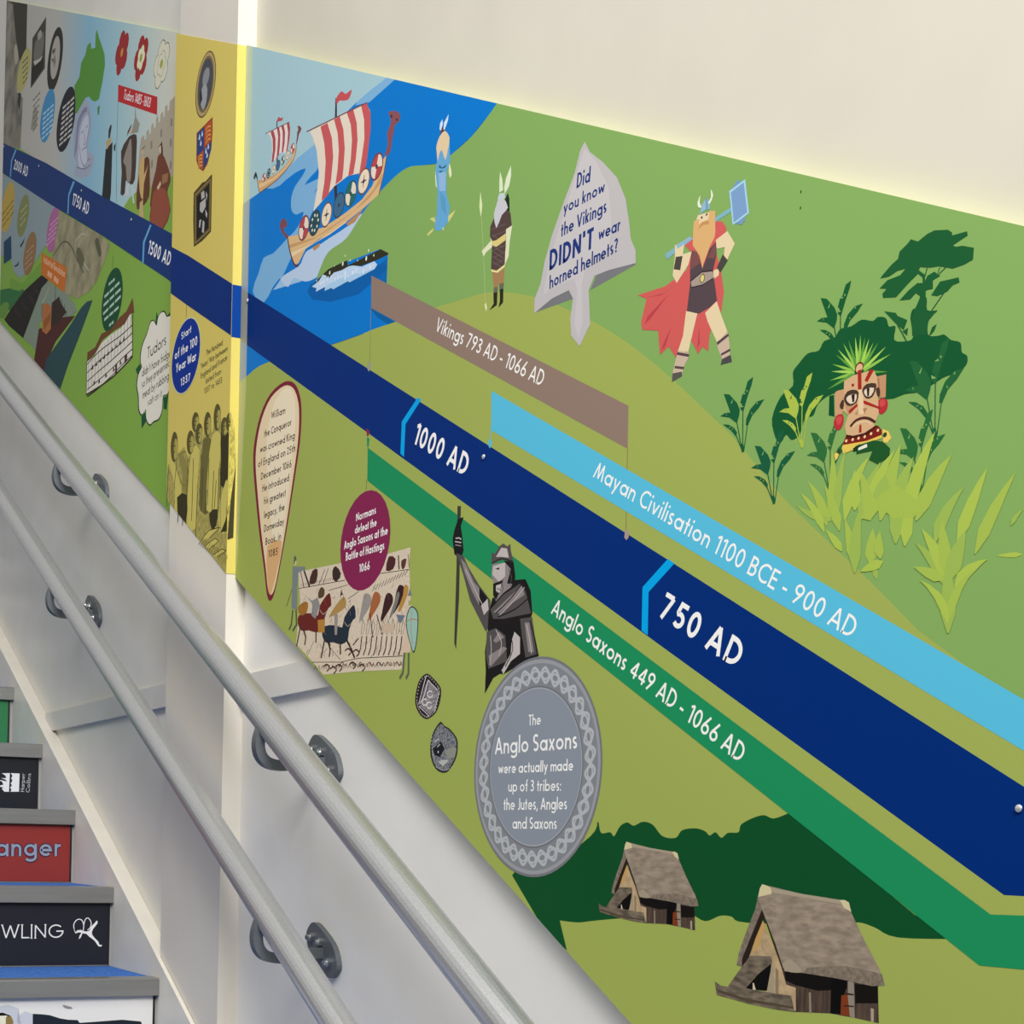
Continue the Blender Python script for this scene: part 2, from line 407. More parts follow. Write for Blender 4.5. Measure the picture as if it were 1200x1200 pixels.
b = bmesh.new(); boxm(b, -.62, 1.34, -.9, .30, -.12, 0); structure('floor', b, mat('#8d8b88', 1, rough=.6, noise=.1, scale=30))
# level cover strips on the painted wall, stopped by the pilaster
b = bmesh.new(); boxm(b, D_LWALL-.0105, D_LWALL, Y_L, 3.716, EYE+.2735, EYE+.3215); props(structure('trim_1', b, CREAM2, bevel=.0015), 'cream level cover strip on the far wall behind the handrails')
b = bmesh.new(); boxm(b, D_WALL-.0105, D_WALL, 1.62, Y_C, EYE+.2530, EYE+.3040); props(structure('trim_2', b, CREAM2, bevel=.0015), 'cream level cover strip on the near wall')

# ------------------------------------------------------------------ mural panels
def panel(name, D, back, poly, base, label, g, cat='mural panel', lvbase=0):
    """a printed board: poly (Y,Z) is its outline, base its plain body colour"""
    ys = [p[0] for p in poly]; zs = [p[1] for p in poly]
    o = empty(name, (D, min(ys), min(zs)), label, cat)
    a = sum(poly[i-1][0]*poly[i][1]-poly[i][0]*poly[i-1][1] for i in range(len(poly)))
    cv = poly if a > 0 else poly[::-1]
    o2 = {'D': D, 'g': g, 'clip': cv, 'o': o}
    b = bmesh.new(); prism(b, poly, D, back)
    bm_link('board', b, mat(base, g, rough=.55, spec=.06), o)
    return o2
def pxl(D, *pts): return [on_wall(x, y, D) for x, y in pts]
def sn(D, p):  # keep points on one raked line
    return p
# near panel: two raked edges, from the pilaster out past the edge of the picture
tl = on_wall(288.5, 52.6, D_MAIN); tr = on_wall(1200, 265, D_MAIN); bl = on_wall(285, 687, D_MAIN); br = on_wall(740, 1200, D_MAIN)
def along(p, q, Y): t = (Y-p[0])/(q[0]-p[0]); return (Y, p[1]+(q[1]-p[1])*t)
YE = .72
MP = panel('mural_panel', D_MAIN, D_WALL, [along(tl, tr, Y_C), along(bl, br, Y_C), along(bl, br, YE), along(tl, tr, YE)], '#a0ad56',
    'large green mural panel with longships, jungle mask and thatched huts, nearest on the wall', 1.0)
# pilaster panel wraps the near corner
pq = pxl(D_PIL, (208.5, 37.5), (277.6, 53.2), (265.7, 672), (194.6, 592))
PP = panel('mural_panel', D_PIL-.0008, D_PIL+.0002, [(Y_C, pq[1][1]), (pq[0][0]+.006, pq[0][1]), (pq[0][0]+.006, pq[3][1]+.012), (Y_C, pq[2][1])], '#d8c566',
    'narrow yellow mural panel wrapped round the projecting wall corner', 1.0)
lq = pxl(D_LEFT, (8, 0.3), (212, 38.5), (198, 600), (2, 379))
LP = panel('mural_panel', D_LEFT, D_LWALL, [(lq[0][0], lq[0][1]), (Y_L+.001, along(lq[0], lq[1], Y_L)[1]), (Y_L+.001, along(lq[3], lq[2], Y_L)[1]), (lq[0][0], along(lq[3], lq[2], lq[0][0])[1])], '#7da344',
    'far mural panel with rose emblems, green land map and timbered house', 1.18)

WHITE = '#f6f4ee'; NAVY = '#002c74'; CHEV = '#00a4e4'
# ============ near panel: painted fields
N = MP['o']
a = Art('sea', N, MP, 1); crop(280, 50, .25)
a.poly('#0077cb', [(0, -20), (720, 150), (1200, 270), (1215, 278), (1170, 340), (1090, 440), (1000, 520), (940, 565), (860, 575), (800, 582), (740, 620), (660, 700), (600, 770), (720, 960), (700, 1120), (760, 1300), (480, 1400), (320, 1450), (130, 1500), (0, 1605)])
a.poly('#0068b4', [(640, 1060), (700, 1000), (692, 1130), (640, 1100)])
a.poly('#005fa8', [(335, 1130), (320, 1170), (345, 1205), (430, 1215), (560, 1180), (700, 1060), (680, 1030), (500, 1110)])
a.poly('#00609f', [(610, 1240), (665, 1270), (735, 1310), (700, 1320), (650, 1290)])
a.poly('#006db3', [(0, 1600), (130, 1497), (148, 1505), (0, 1625)])
a.done()
a = Art('pale_waves', N, MP, 1.25); crop(320, 90, .2)
a.poly('#7db1d8', [(262, 385), (190, 430), (120, 490), (60, 545), (0, 600), (-160, 640), (0, 655), (70, 608), (130, 562), (190, 536), (172, 580), (130, 640), (108, 700), (105, 760), (115, 795), (140, 807), (178, 790), (165, 840), (130, 900), (80, 950), (0, 1035), (-55, 1060), (-85, 1150), (-120, 1260), (-60, 1330), (0, 1230), (40, 1180), (60, 1160), (240, 770), (270, 760), (268, 660), (232, 690), (265, 640), (268, 595), (185, 635), (225, 580), (270, 520)], 2)
a.poly('#7db1d8', [(585, -20), (720, 10), (565, 148), (480, 168)])
a.poly('#9cc3e2', [(0, 1250), (60, 1165), (150, 1110), (260, 1080), (330, 1000), (250, 1170), (200, 1180), (160, 1200)])
a.poly('#b9cde4', [(50, 1175), (150, 1110), (175, 1060), (200, 1020), (270, 985), (330, 945), (430, 880), (520, 800), (500, 860), (470, 920), (430, 965), (360, 1000), (300, 1080), (262, 1160), (250, 1178), (190, 1200), (120, 1180), (90, 1230), (60, 1210)], 3)
a.done()
a = Art('sky', N, MP, 1.5); crop(280, 50, .25)
a.poly('#a6c8d1', [(0, 0), (692, 164), (600, 236), (545, 285), (345, 485), (270, 545), (235, 585), (100, 700), (0, 770)])
a.done()
a = Art('green_hill', N, MP, 1.75); crop(280, 50, .25)
a.poly('#83a95d', catmull([(1215, 278), (1200, 297), (1170, 340), (1090, 440), (1000, 520), (940, 565), (860, 575), (800, 582), (740, 620), (660, 700), (600, 770), (560, 830), (500, 920), (420, 980), (380, 1060), (365, 1112)], 4, False)+[(400, 1080), (500, 1030), (660, 968), (698, 985), (692, 1130), (740, 1200), (900, 1330), (1300, 1300), (2200, 2100), (3300, 2900), (5200, 4400), (6200, 4400), (6200, 1400)])
a.done()
a = Art('olive_slope', N, MP, 2.0); crop(0, 0, 1)
a.poly('#a0ad56', catmull([(278, 450), (289, 441), (315, 424), (400, 401.7), (435, 386.7), (465, 376.7), (505, 362), (533, 353.5), (567, 343.5), (593, 342.5), (633, 350), (687, 373), (733, 400), (783, 440), (833, 487), (863, 517), (915, 580), (960, 625), (1008, 670), (1050, 712), (1075, 738)], 4, False)+[(1200, 830), (1400, 960), (1400, 1300), (700, 1300), (250, 800)])
a.done()
a = Art('dark_treeline', N, MP, 2.25); crop(600, 930, .38333)
a.poly('#0d4e27', catmull([(0, 250), (20, 235), (90, 240), (240, 130), (262, 85), (272, 120), (300, 118), (312, 130), (330, 100), (352, 88), (372, 98), (400, 86), (430, 95), (460, 130), (500, 135), (520, 112), (560, 106), (590, 115), (604, 128), (622, 118), (640, 135), (660, 120), (692, 118), (700, 95), (735, 75), (770, 66), (800, 76), (845, 60)], 4, False)+[(1000, 180), (1230, 370)]+catmull([(1380, 445), (1180, 440), (1110, 410), (1060, 394), (1000, 400), (720, 395), (670, 376), (635, 374), (590, 390), (540, 366), (480, 370), (300, 384), (240, 390), (200, 394), (146, 388)], 4, False)+[(168, 480), (100, 420)])
a.done()
# ============ timelines
def polew(art, c, x, y0, y1, wd=1.1): art.ln(c, wd, [(x, y0), (x-(y1-y0)*.02, y1)])
a = Art('timeline_band', N, MP, 3, 'deep blue timeline band'); crop(0, 0, 1)
a.poly(NAVY, [(276, 333.6), (330, 367.5), (1200, 922), (1500, 1120), (1500, 1052), (1200, 1050.3), (1176.5, 1049), (900, 848), (315, 423), (276, 394.5)])
a.done(); TB = bpy.data.objects[-1] if False else None
def child(name):  # last made object of that base name
    return [o for o in C.objects if o.name.split('.')[0] == name][-1]
tb = child('timeline_band')
a = Art('marker', tb, MP, 3.4, 'pale blue bent date marker'); crop(460, 450, .1)
a.poly(CHEV, [(295, 158), (335, 184), (152, 470), (134, 855), (92, 815), (108, 440)]); a.done()
a = Art('marker', tb, MP, 3.4, 'pale blue bent date marker'); crop(740, 640, .125)
a.poly(CHEV, [(342, 118), (402, 162), (160, 430), (152, 836), (94, 792), (103, 385)]); a.done()
a = Art('lettering', tb, MP, 3.6); crop(460, 450, .1)
a.txt(WHITE, '1000 AD', 238, 690, 850, 1085, (290, 445), .185); a.done()
a = Art('lettering', tb, MP, 3.6); crop(740, 640, .125)
a.txt(WHITE, '750 AD', 250, 655, 985, 1152, (330, 425), .185); a.done()
a = Art('timeline_bar', N, MP, 3, 'brown timeline bar'); crop(0, 0, 1)
a.poly('#907a6c', [(435.3, 323), (736.5, 475.5), (735.5, 526), (435, 361)])
polew(a, '#8d8560', 434.6, 361, 425); polew(a, '#8a6d4a', 735.4, 526, 622)
a.poly('#a89488', [(732.6, 620), (737, 622), (736.6, 630), (734, 633), (731.6, 630)]); a.poly('#9b9a8c', [(430.6, 424), (434.8, 426), (433.8, 433), (432, 435.5), (430.4, 432)])
a.done(); tb2 = child('timeline_bar')
a = Art('lettering', tb2, MP, 3.6); crop(500, 350, .125)
a.txt(WHITE, 'Vikings 793 AD - 1066 AD', 78, 300, 1075, 822, (98, 165), .13); a.done()
a = Art('timeline_bar', N, MP, 3.2, 'sky blue timeline bar'); crop(0, 0, 1)
a.poly('#58bddb', [(576, 458), (1200, 820), (1500, 994), (1500, 1060), (1200, 880), (575.5, 504)])
a.ln('#58bddb', 1.4, [(575.6, 500), (574.4, 520)]); a.poly('#58bddb', [(572.3, 515), (576.3, 516.5), (575.6, 523), (574, 525.5), (572.6, 523)])
a.done(); tb3 = child('timeline_bar')
a = Art('lettering', tb3, MP, 3.6); crop(690, 530, 160/1200)
a.txt(WHITE, 'Mayan Civilisation 1100 BCE - 900 AD', 35, 215, 2305, 1640, (90, 78), .13); a.done()
a = Art('timeline_bar', N, MP, 3, 'green timeline bar'); crop(0, 0, 1)
a.poly('#1d8d59', [(431, 524.5), (900, 876), (1160.8, 1071.6), (1200, 1073), (1500, 1085), (1500, 1165), (1200, 1136.3), (1147.8, 1131.4), (900, 934.5), (430.5, 563)])
a.poly('#1d8d59', [(430, 512), (433, 514), (432, 524), (430.3, 524)]); a.poly('#8e2a3c', [(429, 502), (433, 505), (432, 511), (430, 511)])
a.done(); tb4 = child('timeline_bar')
a = Art('lettering', tb4, MP, 3.6); crop(640, 690, .1)
a.txt(WHITE, 'Anglo Saxons 449 AD - 1066 AD', 55, 285, 2270, 2045, (150, 130), .14); a.done()
# screws through the board
def screw(pn, x, y, px, lv=4):
    D = pn['D']; Y, Z = on_wall(x, y, D); r = abs(Z-on_wall(x, y+px, D)[1])
    b = bmesh.new()
    rings = []
    for k in range(5):
        q = k/4*pi/2; rings.append([b.verts.new((D-.0012-.45*r*sin(q), Y+r*cos(q)*cos(2*pi*i/14), Z+r*cos(q)*sin(2*pi*i/14))) for i in range(14)] if k < 4 else [b.verts.new((D-.0012-.45*r, Y, Z))])
    for k in range(3):
        for i in range(14): b.faces.new((rings[k][i], rings[k][(i+1) % 14], rings[k+1][(i+1) % 14], rings[k+1][i]))
    for i in range(14): b.faces.new((rings[3][i], rings[3][(i+1) % 14], rings[4][0]))
    b.faces.new(rings[0])
    o = bm_link('screw', b, mat('#dcdddd', 1, rough=.3, metal=.6), pn['o'], 'chrome dome headed screw')
    for p in o.data.polygons: p.use_smooth = True
screw(MP, 1195, 947.5, 5); screw(MP, 567.5, 535.5, 3.2); screw(MP, 290.8, 352.5, 2.6)
a = Art('scuff', N, MP, 2, 'two tiny dark scuffs'); crop(0, 0, 1)
for x, y in ((938.5, 225), (938, 244)): a.poly('#2f3a2a', [(x-.6, y-1.6), (x+.9, y-2.2), (x+.6, y+1), (x-.8, y+2)])
a.done()
# clear tape where the corner wrap overlaps the near panel
tape = bpy.data.materials.new('clear_overlap_film'); tape.use_nodes = True; nt = tape.node_tree
mx = nt.nodes.new('ShaderNodeMixShader'); tr_ = nt.nodes.new('ShaderNodeBsdfTransparent'); nt.links.new(tr_.outputs[0], mx.inputs[1])
nt.nodes['Principled BSDF'].inputs['Base Color'].default_value = rgb('#f4f2c0'); nt.nodes['Principled BSDF'].inputs['Roughness'].default_value = .35
nt.links.new(nt.nodes['Principled BSDF'].outputs[0], mx.inputs[2]); mx.inputs[0].default_value = .38
nt.links.new(mx.outputs[0], nt.nodes['Material Output'].inputs[0])
a = Art('overlap_film', N, MP, 4.4, 'clear strip of film along the corner'); crop(0, 0, 1)
a.poly(tape, [(280, 40), (296, 54), (288.4, 450), (279, 640), (275, 690), (265, 690)]); a.done()
# ============ longships
RED, IVORY, WOOD, PLUM = '#c85a5c', '#e6d9c6', '#dcb684', '#7d474c'
s = Art('longship', N, MP, 4.2, 'large longship with striped sail'); crop(320, 90, .2)
s.poly('#3c2f38', [(365, 125), (374, 128), (374, 240), (362, 240)])
s.poly('#c65356', [(370, 125), (400, 85), (425, 100), (460, 75), (447, 125), (420, 140), (390, 140), (372, 160)], 3)
s.ln('#3c2f38', 1.6, [(358, 640), (366, 740)])
s.poly('#3c2f38', [(360, 636), (374, 636), (376, 730), (360, 735)])
s.done(); ship = child('longship')
s = Art('sail', ship, MP, 4.4, 'red and ivory striped sail')
s.poly(IVORY, [(215, 320), (545, 152), (568, 200), (572, 290), (560, 400), (530, 560), (440, 580), (360, 640), (290, 725), (235, 790), (258, 660), (268, 560), (255, 430), (235, 360)])
for st in ([(278, 292), (318, 270), (345, 360), (352, 470), (340, 600), (325, 690), (283, 728), (300, 620), (308, 500), (300, 390)],
           [(357, 250), (390, 232), (412, 310), (420, 420), (412, 540), (405, 600), (365, 632), (378, 540), (385, 430), (378, 330)],
           [(432, 210), (470, 192), (490, 270), (495, 370), (485, 480), (470, 570), (440, 582), (455, 480), (462, 370), (455, 280)],
           [(515, 166), (548, 152), (570, 210), (572, 300), (558, 420), (545, 520), (503, 578), (520, 470), (535, 360), (533, 250)]):
    s.poly(RED, st)
s.ln(PLUM, 1.4, [(196, 322), (548, 152)])
s.done()
s = Art('hull', ship, MP, 4.4, 'clinker timber hull with dragon prow')
s.poly('#7d4a50', [(60, 828), (80, 850), (78, 885), (62, 880), (68, 910), (92, 935), (85, 950), (60, 925), (42, 890), (40, 860)], 2)
s.poly(WOOD, [(82, 937), (150, 925), (300, 880), (420, 800), (520, 720), (580, 640), (640, 490), (666, 456), (650, 560), (620, 688), (530, 770), (430, 850), (330, 920), (270, 950), (190, 1010), (150, 1090), (125, 1105), (100, 1040)])
s.poly('#c79a66', [(92, 985), (250, 940), (330, 885), (470, 790), (590, 660), (640, 560), (632, 620), (560, 715), (440, 815), (330, 895), (240, 950), (96, 1005)])
s.poly('#e9cfa4', [(104, 1030), (240, 975), (330, 915), (430, 845), (430, 852), (330, 925), (200, 1000), (110, 1055)])
s.poly('#b98a58', [(230, 1000), (275, 975), (272, 995), (240, 1020)]); s.poly('#b98a58', [(430, 860), (530, 772), (480, 850), (440, 875)])
s.ln('#5d3238', 2.2, [(84, 935), (98, 1020), (125, 1100), (150, 1106)], 3)
s.ln('#5d3238', 1.6, [(668, 450), (650, 560), (620, 690)])
s.poly('#8a5157', [(676, 210), (700, 200), (730, 205), (745, 225), (738, 262), (715, 280), (708, 320), (695, 380), (690, 430), (668, 462), (655, 455), (672, 400), (668, 330), (684, 290), (690, 250)], 2)
s.poly('#4d2f38', [(686, 222), (700, 225), (698, 240), (688, 240)]); s.poly('#4d2f38', [(718, 240), (735, 250), (722, 262)])
s.done()
def shields(ship, spots, lv):
    for (x, y, ry, kind) in spots:
        s = Art('shield', ship, MP, lv)
        dk = {'q': '#73383e', 'g': '#33424a', 'p': '#6a4a44', 'n': '#2d4a60', 't': '#2d5a5c'}[kind[0]]
        Y, Z, r = s.el(dk, x, y, ry)
        body = {'q': IVORY, 'g': '#2c5054', 'p': '#ead8bd', 'n': '#3f6a8a', 't': IVORY}[kind[0]]
        pt = lambda f, a: (Y+r*f*cos(radians(a)), Z+r*f*sin(radians(a)))
        s.addw(body, [pt(.87, i*15) for i in range(24)])
        if kind[0] in 'qt':
            c = {'q': '#b8484c', 't': '#2a6a66'}[kind[0]]
            for a0 in (20, 200): s.addw(c, [pt(.05, a0)]+[pt(.87, a0+i*11) for i in range(9)])
        if kind[0] == 'g':
            for i in range(8): s.addw('#dfe6d8', [(pt(.6, i*45)[0]+r*.13*cos(k), pt(.6, i*45)[1]+r*.13*sin(k)) for k in (0, 1, 2, 3, 4, 5)])
        if kind[0] == 'p':
            for i in range(4): s.ribw('#3c3436', [pt(.1, i*90+10), pt(.45, i*90+10)], r*.09, step=i == 0)
        s.addw('#3d3a40', [pt(.18, i*45) for i in range(8)]); s.done()
crop(320, 90, .2)
shields(ship, [(180, 886, 70, 'q'), (244, 856, 72, 'g'), (313, 808, 70, 'p'), (386, 752, 72, 'n'), (455, 685, 73, 't'), (531, 612, 74, 'p'), (607, 526, 76, 'q')], 4.6)
s = Art('longship', N, MP, 4.2, 'small longship further out at sea'); crop(290, 120, .1)
s.poly('#2f3138', [(340, 215), (352, 215), (350, 310), (340, 310)]); s.poly('#b3505a', [(345, 215), (365, 168), (385, 185), (415, 175), (405, 212), (375, 220), (355, 225)], 2)
s.poly('#2f3138', [(342, 630), (354, 630), (356, 700), (340, 705)])
s.done(); ship2 = child('longship')
s = Art('sail', ship2, MP, 4.4, 'red and ivory striped sail')
s.poly('#ead9d4', [(225, 360), (490, 232), (500, 290), (498, 400), (480, 520), (460, 590), (380, 590), (330, 660), (270, 720), (290, 600), (285, 450), (262, 380)])
for st in ([(270, 345), (305, 328), (328, 420), (328, 540), (305, 690), (280, 712), (298, 560), (295, 430)], [(345, 305), (370, 292), (385, 380), (380, 500), (368, 620), (342, 650), (352, 520), (360, 400)],
           [(395, 282), (425, 265), (440, 350), (435, 470), (418, 580), (400, 590), (412, 450), (412, 340)], [(460, 246), (488, 232), (500, 300), (495, 410), (470, 560), (450, 595), (468, 470), (476, 350)]):
    s.poly('#a84c52', st)
s.ln('#6b4248', .9, [(208, 368), (492, 230)]); s.done()
s = Art('hull', ship2, MP, 4.4, 'curved timber hull with dragon prow')
s.poly('#cfa578', [(110, 915), (170, 905), (330, 840), (440, 740), (520, 630), (560, 520), (575, 560), (540, 670), (470, 770), (380, 880), (280, 970), (200, 1020), (150, 1050), (130, 1000)])
s.poly('#e2c08e', [(130, 960), (300, 890), (430, 780), (520, 660), (555, 560), (540, 650), (450, 780), (330, 890), (210, 970), (140, 1005)])
s.ln('#5a4038', 1.0, [(115, 900), (125, 990), (145, 1055), (190, 1025), (350, 905), (470, 770), (545, 660), (572, 540), (580, 480)], 2)
s.poly('#2f3138', [(100, 815), (118, 880), (115, 915), (103, 880), (95, 870), (85, 905), (72, 885), (82, 840)], 2)
s.poly('#7a4a48', [(588, 275), (612, 278), (632, 305), (620, 345), (605, 370), (592, 430), (575, 490), (570, 470), (580, 400), (582, 350), (595, 320)], 2)
s.done(); crop(290, 120, .1)
shields(ship2, [(192, 880, 50, 'q'), (247, 832, 55, 'g'), (308, 785, 50, 'p'), (358, 738, 60, 'n'), (415, 680, 52, 't'), (473, 620, 50, 'p'), (528, 540, 58, 'q')], 4.6)
# ============ upturned boat in the inlet
s = Art('boat', N, MP, 4.2, 'dark boat hull half sunk in surf'); crop(360, 280, 110/1200)
s.poly('#32301f', [(85, 565), (270, 385), (510, 272), (518, 340), (940, 130), (1040, 182), (1035, 200), (880, 275), (640, 360), (300, 540), (200, 590)])
s.poly('#bfd6ee', [(60, 610), (150, 535), (200, 455), (245, 470), (260, 525), (340, 430), (440, 400), (530, 350), (580, 340), (640, 345), (700, 355), (780, 318), (860, 285), (895, 330), (860, 385), (540, 555), (520, 540), (330, 645), (310, 625), (220, 665), (235, 610), (110, 675), (120, 630)])
s.poly('#a9cdea', [(230, 610), (340, 540), (560, 460), (860, 385), (540, 555), (520, 540), (330, 645), (310, 625), (220, 665)])
for x, y, r in ((288, 432, 24), (455, 318, 26), (755, 250, 30), (852, 210, 16), (785, 145, 18), (485, 215, 14), (550, 272, 14), (645, 275, 12), (350, 342, 10)): s.el('#e8efe2', x, y, r, .75, 10)
for i in range(46):
    t = (i*.618) % 1; s.el(['#d6e4f4', '#c2d8ee', '#e4edf6'][i % 3], 120+730*t+14*sin(i*7), 545-215*t+(i*37 % 70)-10, 15+(i*13 % 16), .7, 9)
s.done()
# ============ figures on the hill
s = Art('woman_figure', N, MP, 4.2, 'fair haired woman in a long blue dress with a feather headband'); crop(490, 125, 70/525)
s.poly('#d8dfb0', [(152, 560), (175, 640), (172, 720), (155, 700), (148, 620)]); s.poly('#e3e2bc', [(272, 480), (292, 560), (294, 600), (280, 630), (268, 580)])
s.poly('#66a7d2', [(205, 370), (260, 400), (275, 310), (283, 480), (250, 570), (248, 760), (278, 880), (268, 1000), (215, 1085), (150, 1090), (148, 1020), (165, 940), (172, 760), (152, 560), (165, 480)])
s.poly('#8fb6da', [(180, 580), (245, 575), (240, 740), (185, 740)])
s.poly('#5b9bc0', [(190, 740), (240, 800), (250, 960), (205, 900)])
s.poly('#e2c9a2', [(235, 212), (270, 255), (276, 300), (262, 380), (238, 470), (210, 380), (185, 420), (172, 480), (163, 400), (162, 340), (190, 260)], 2)
s.poly('#6a3a30', [(190, 245), (240, 205), (222, 175), (228, 150), (212, 180), (200, 215)])
s.poly('#cfe4f4', [(268, 65), (262, 120), (232, 205), (222, 200), (228, 140)]); s.poly('#cfe4f4', [(212, 110), (218, 150), (200, 210), (188, 200), (192, 150)])
s.poly('#2b5a70', [(180, 535), (190, 510), (205, 535), (230, 525), (252, 500), (240, 535), (210, 545)]); s.poly('#2b5a70', [(175, 570), (220, 560), (200, 580)])
for p in ([(100, 985), (145, 970), (152, 1020), (120, 1000)], [(78, 1120), (135, 1065), (130, 1095), (88, 1135)], [(265, 960), (330, 905), (300, 965), (265, 1020)], [(210, 1060), (228, 1065), (222, 1095)]): s.poly('#cfd07c', p)
s.done()
s = Art('spearman_figure', N, MP, 4.2, 'white bearded spearman with a tall winged helmet'); crop(550, 180, 80/505)
s.ln('#b3bd84', 1.0, [(90, 470), (102, 680), (120, 1100)])
s.poly('#dce6b0', [(82, 278), (96, 380), (92, 430), (84, 470), (74, 390)]); s.poly('#dce6b0', [(122, 1100), (132, 1140), (124, 1168), (112, 1120)])
s.poly('#a57f55', [(165, 860), (262, 830), (255, 960), (215, 965), (210, 990), (182, 990)])
s.poly('#6e6558', [(182, 990), (210, 985), (208, 1030), (178, 1032)]); s.poly('#6e6558', [(222, 965), (256, 955), (252, 1000), (222, 1010)])
s.poly('#2b2a1c', [(178, 1030), (208, 1025), (204, 1120), (148, 1160), (180, 1110)]); s.poly('#2b2a1c', [(225, 1005), (252, 998), (250, 1100), (216, 1140), (226, 1090)])
s.poly('#1f3024', [(285, 290), (296, 330), (298, 430), (270, 420), (262, 340)])
s.poly('#dfe0bb', [(318, 530), (300, 640), (290, 760), (262, 825), (258, 780), (272, 690), (270, 560)]); s.poly('#dfe0bb', [(155, 610), (175, 640), (170, 690), (125, 730), (105, 762), (92, 720), (120, 690), (160, 645)])
s.poly('#54423e', [(180, 480), (200, 550), (235, 450), (275, 410), (305, 440), (314, 530), (272, 560), (262, 830), (205, 862), (160, 855), (170, 650), (152, 610), (155, 540)])
for i in range(6): s.ln('#7d6c68', .5, [(165+i*4, 560+i*52), (270-i*1, 520+i*52)]); s.ln('#7d6c68', .5, [(168, 600+i*40), (255, 660+i*38)])
s.poly('#dcc97c', [(165, 650), (200, 640), (270, 590), (268, 640), (200, 690), (172, 680)]); s.poly('#e3d896', [(160, 855), (200, 868), (268, 815), (262, 838), (210, 882), (165, 875)])
s.poly('#c8c7cc', [(215, 335), (250, 325), (285, 400), (240, 455), (200, 552), (182, 450), (200, 385)], 2)
s.poly('#c3ced0', [(208, 340), (222, 295), (260, 290), (268, 330), (235, 330)])
s.poly('#dce6c4', [(228, 132), (244, 190), (250, 270), (222, 290), (222, 200)]); s.poly('#dce6c4', [(308, 88), (310, 160), (295, 240), (262, 300), (258, 250), (272, 180)])
s.done()
s = Art('warrior_figure', N, MP, 4.2, 'bearded warrior with horned helmet, red cape and hammer'); crop(740, 200, 150/720)
CAPE, SKIN = '#cf5c58', '#e2cda4'
s.poly(CAPE, [(310, 560), (270, 590), (190, 650), (36, 700), (85, 720), (55, 850), (60, 895), (150, 900), (160, 1035), (210, 990), (250, 1050), (300, 940), (340, 960), (375, 1030), (400, 990), (432, 1015), (440, 920), (480, 790), (505, 795), (520, 680), (505, 570), (470, 430), (520, 420), (535, 320), (510, 285), (470, 285), (440, 400), (330, 370), (300, 420), (340, 460)])
for p in ([(210, 695), (110, 830), (75, 865), (90, 820)], [(225, 880), (190, 990), (168, 1015), (180, 970)], [(382, 880), (385, 970), (370, 1000)], [(85, 715), (180, 690), (250, 640), (170, 700)]): s.poly('#b8444a', p)
s.poly('#7fb0ba', [(190, 470), (330, 370), (350, 380), (200, 500)]); s.poly('#7fb0ba', [(470, 265), (560, 205), (566, 228), (470, 290)])
s.poly('#7398b8', [(568, 95), (600, 50), (640, 75), (640, 280), (620, 305), (580, 295)]); s.poly('#a4cfe2', [(550, 115), (640, 48), (662, 240), (570, 306)]); s.poly('#7a9cc4', [(560, 122), (632, 66), (652, 234), (576, 292)])
s.poly(SKIN, [(308, 790), (372, 800), (350, 890), (320, 1020), (262, 1015), (290, 930)]); s.poly(SKIN, [(415, 800), (480, 735), (505, 810), (540, 905), (485, 975), (430, 850)])
s.poly('#c9b29c', [(262, 1010), (325, 1025), (318, 1060), (300, 1090), (285, 1150), (232, 1140), (250, 1060)]); s.poly('#c9b29c', [(480, 975), (540, 900), (552, 970), (555, 1040), (510, 1060), (490, 1010)])
for p in ([(258, 1020), (325, 1032), (322, 1048), (255, 1036)], [(245, 1098), (298, 1104), (292, 1118), (243, 1112)], [(480, 965), (545, 915), (548, 930), (484, 982)], [(503, 1030), (556, 1000), (556, 1015), (505, 1042)]): s.poly('#57454a', p)
s.poly('#5a5450', [(232, 1140), (285, 1130), (285, 1155), (228, 1188)]); s.poly('#4e494c', [(510, 1060), (558, 1035), (566, 1075), (502, 1092)])
s.poly('#54464a', [(340, 450), (370, 455), (400, 550), (440, 440), (475, 400), (480, 470), (460, 560), (470, 640), (482, 730), (440, 770), (380, 805), (312, 790), (330, 640), (330, 540)])
s.poly('#7a4f4c', [(345, 450), (372, 455), (385, 520), (330, 560)]); s.poly('#7a4f4c', [(428, 490), (470, 405), (478, 470), (462, 495)])
s.poly(SKIN, [(245, 420), (300, 395), (290, 470), (340, 455), (320, 530), (255, 632), (232, 590), (245, 480)]); s.poly(SKIN, [(475, 390), (540, 340), (582, 410), (540, 500), (520, 480), (525, 430), (480, 440)]); s.poly(SKIN, [(462, 560), (498, 550), (490, 590), (462, 610)])
s.poly('#4b4640', [(250, 485), (288, 480), (275, 560), (238, 555)]); s.poly('#4b4640', [(515, 470), (542, 505), (500, 575), (480, 545)])
s.poly('#a8968a', [(335, 625), (400, 570), (458, 565), (465, 600), (400, 640), (340, 655)]); s.ln('#332b2c', 1.5, [(333, 622), (395, 570), (460, 562)]); s.ln('#332b2c', 1.2, [(335, 658), (400, 642), (466, 602)])
s.el('#4b4426', 399, 606, 25, .8); s.el('#dcc97c', 399, 606, 20, .75)
s.poly(SKIN, [(375, 250), (470, 225), (472, 350), (350, 350), (352, 310)])
s.poly('#d9ac72', [(348, 320), (352, 285), (385, 265), (380, 300), (430, 285), (440, 225), (472, 228), (470, 370), (440, 430), (405, 525), (400, 550), (385, 480), (345, 420)])
s.poly('#c48f58', [(372, 335), (395, 290), (430, 278), (440, 300), (405, 305)]); s.el('#2a2426', 396, 264, 7); s.el('#2a2426', 424, 247, 7); s.el('#e8d9c0', 382, 268, 6); s.el('#e8d9c0', 428, 252, 4)
s.poly('#8fb5c6', [(385, 245), (398, 190), (425, 150), (440, 190), (442, 215), (410, 225)]); s.poly('#6d98b0', [(418, 160), (425, 150), (432, 215), (420, 220)])
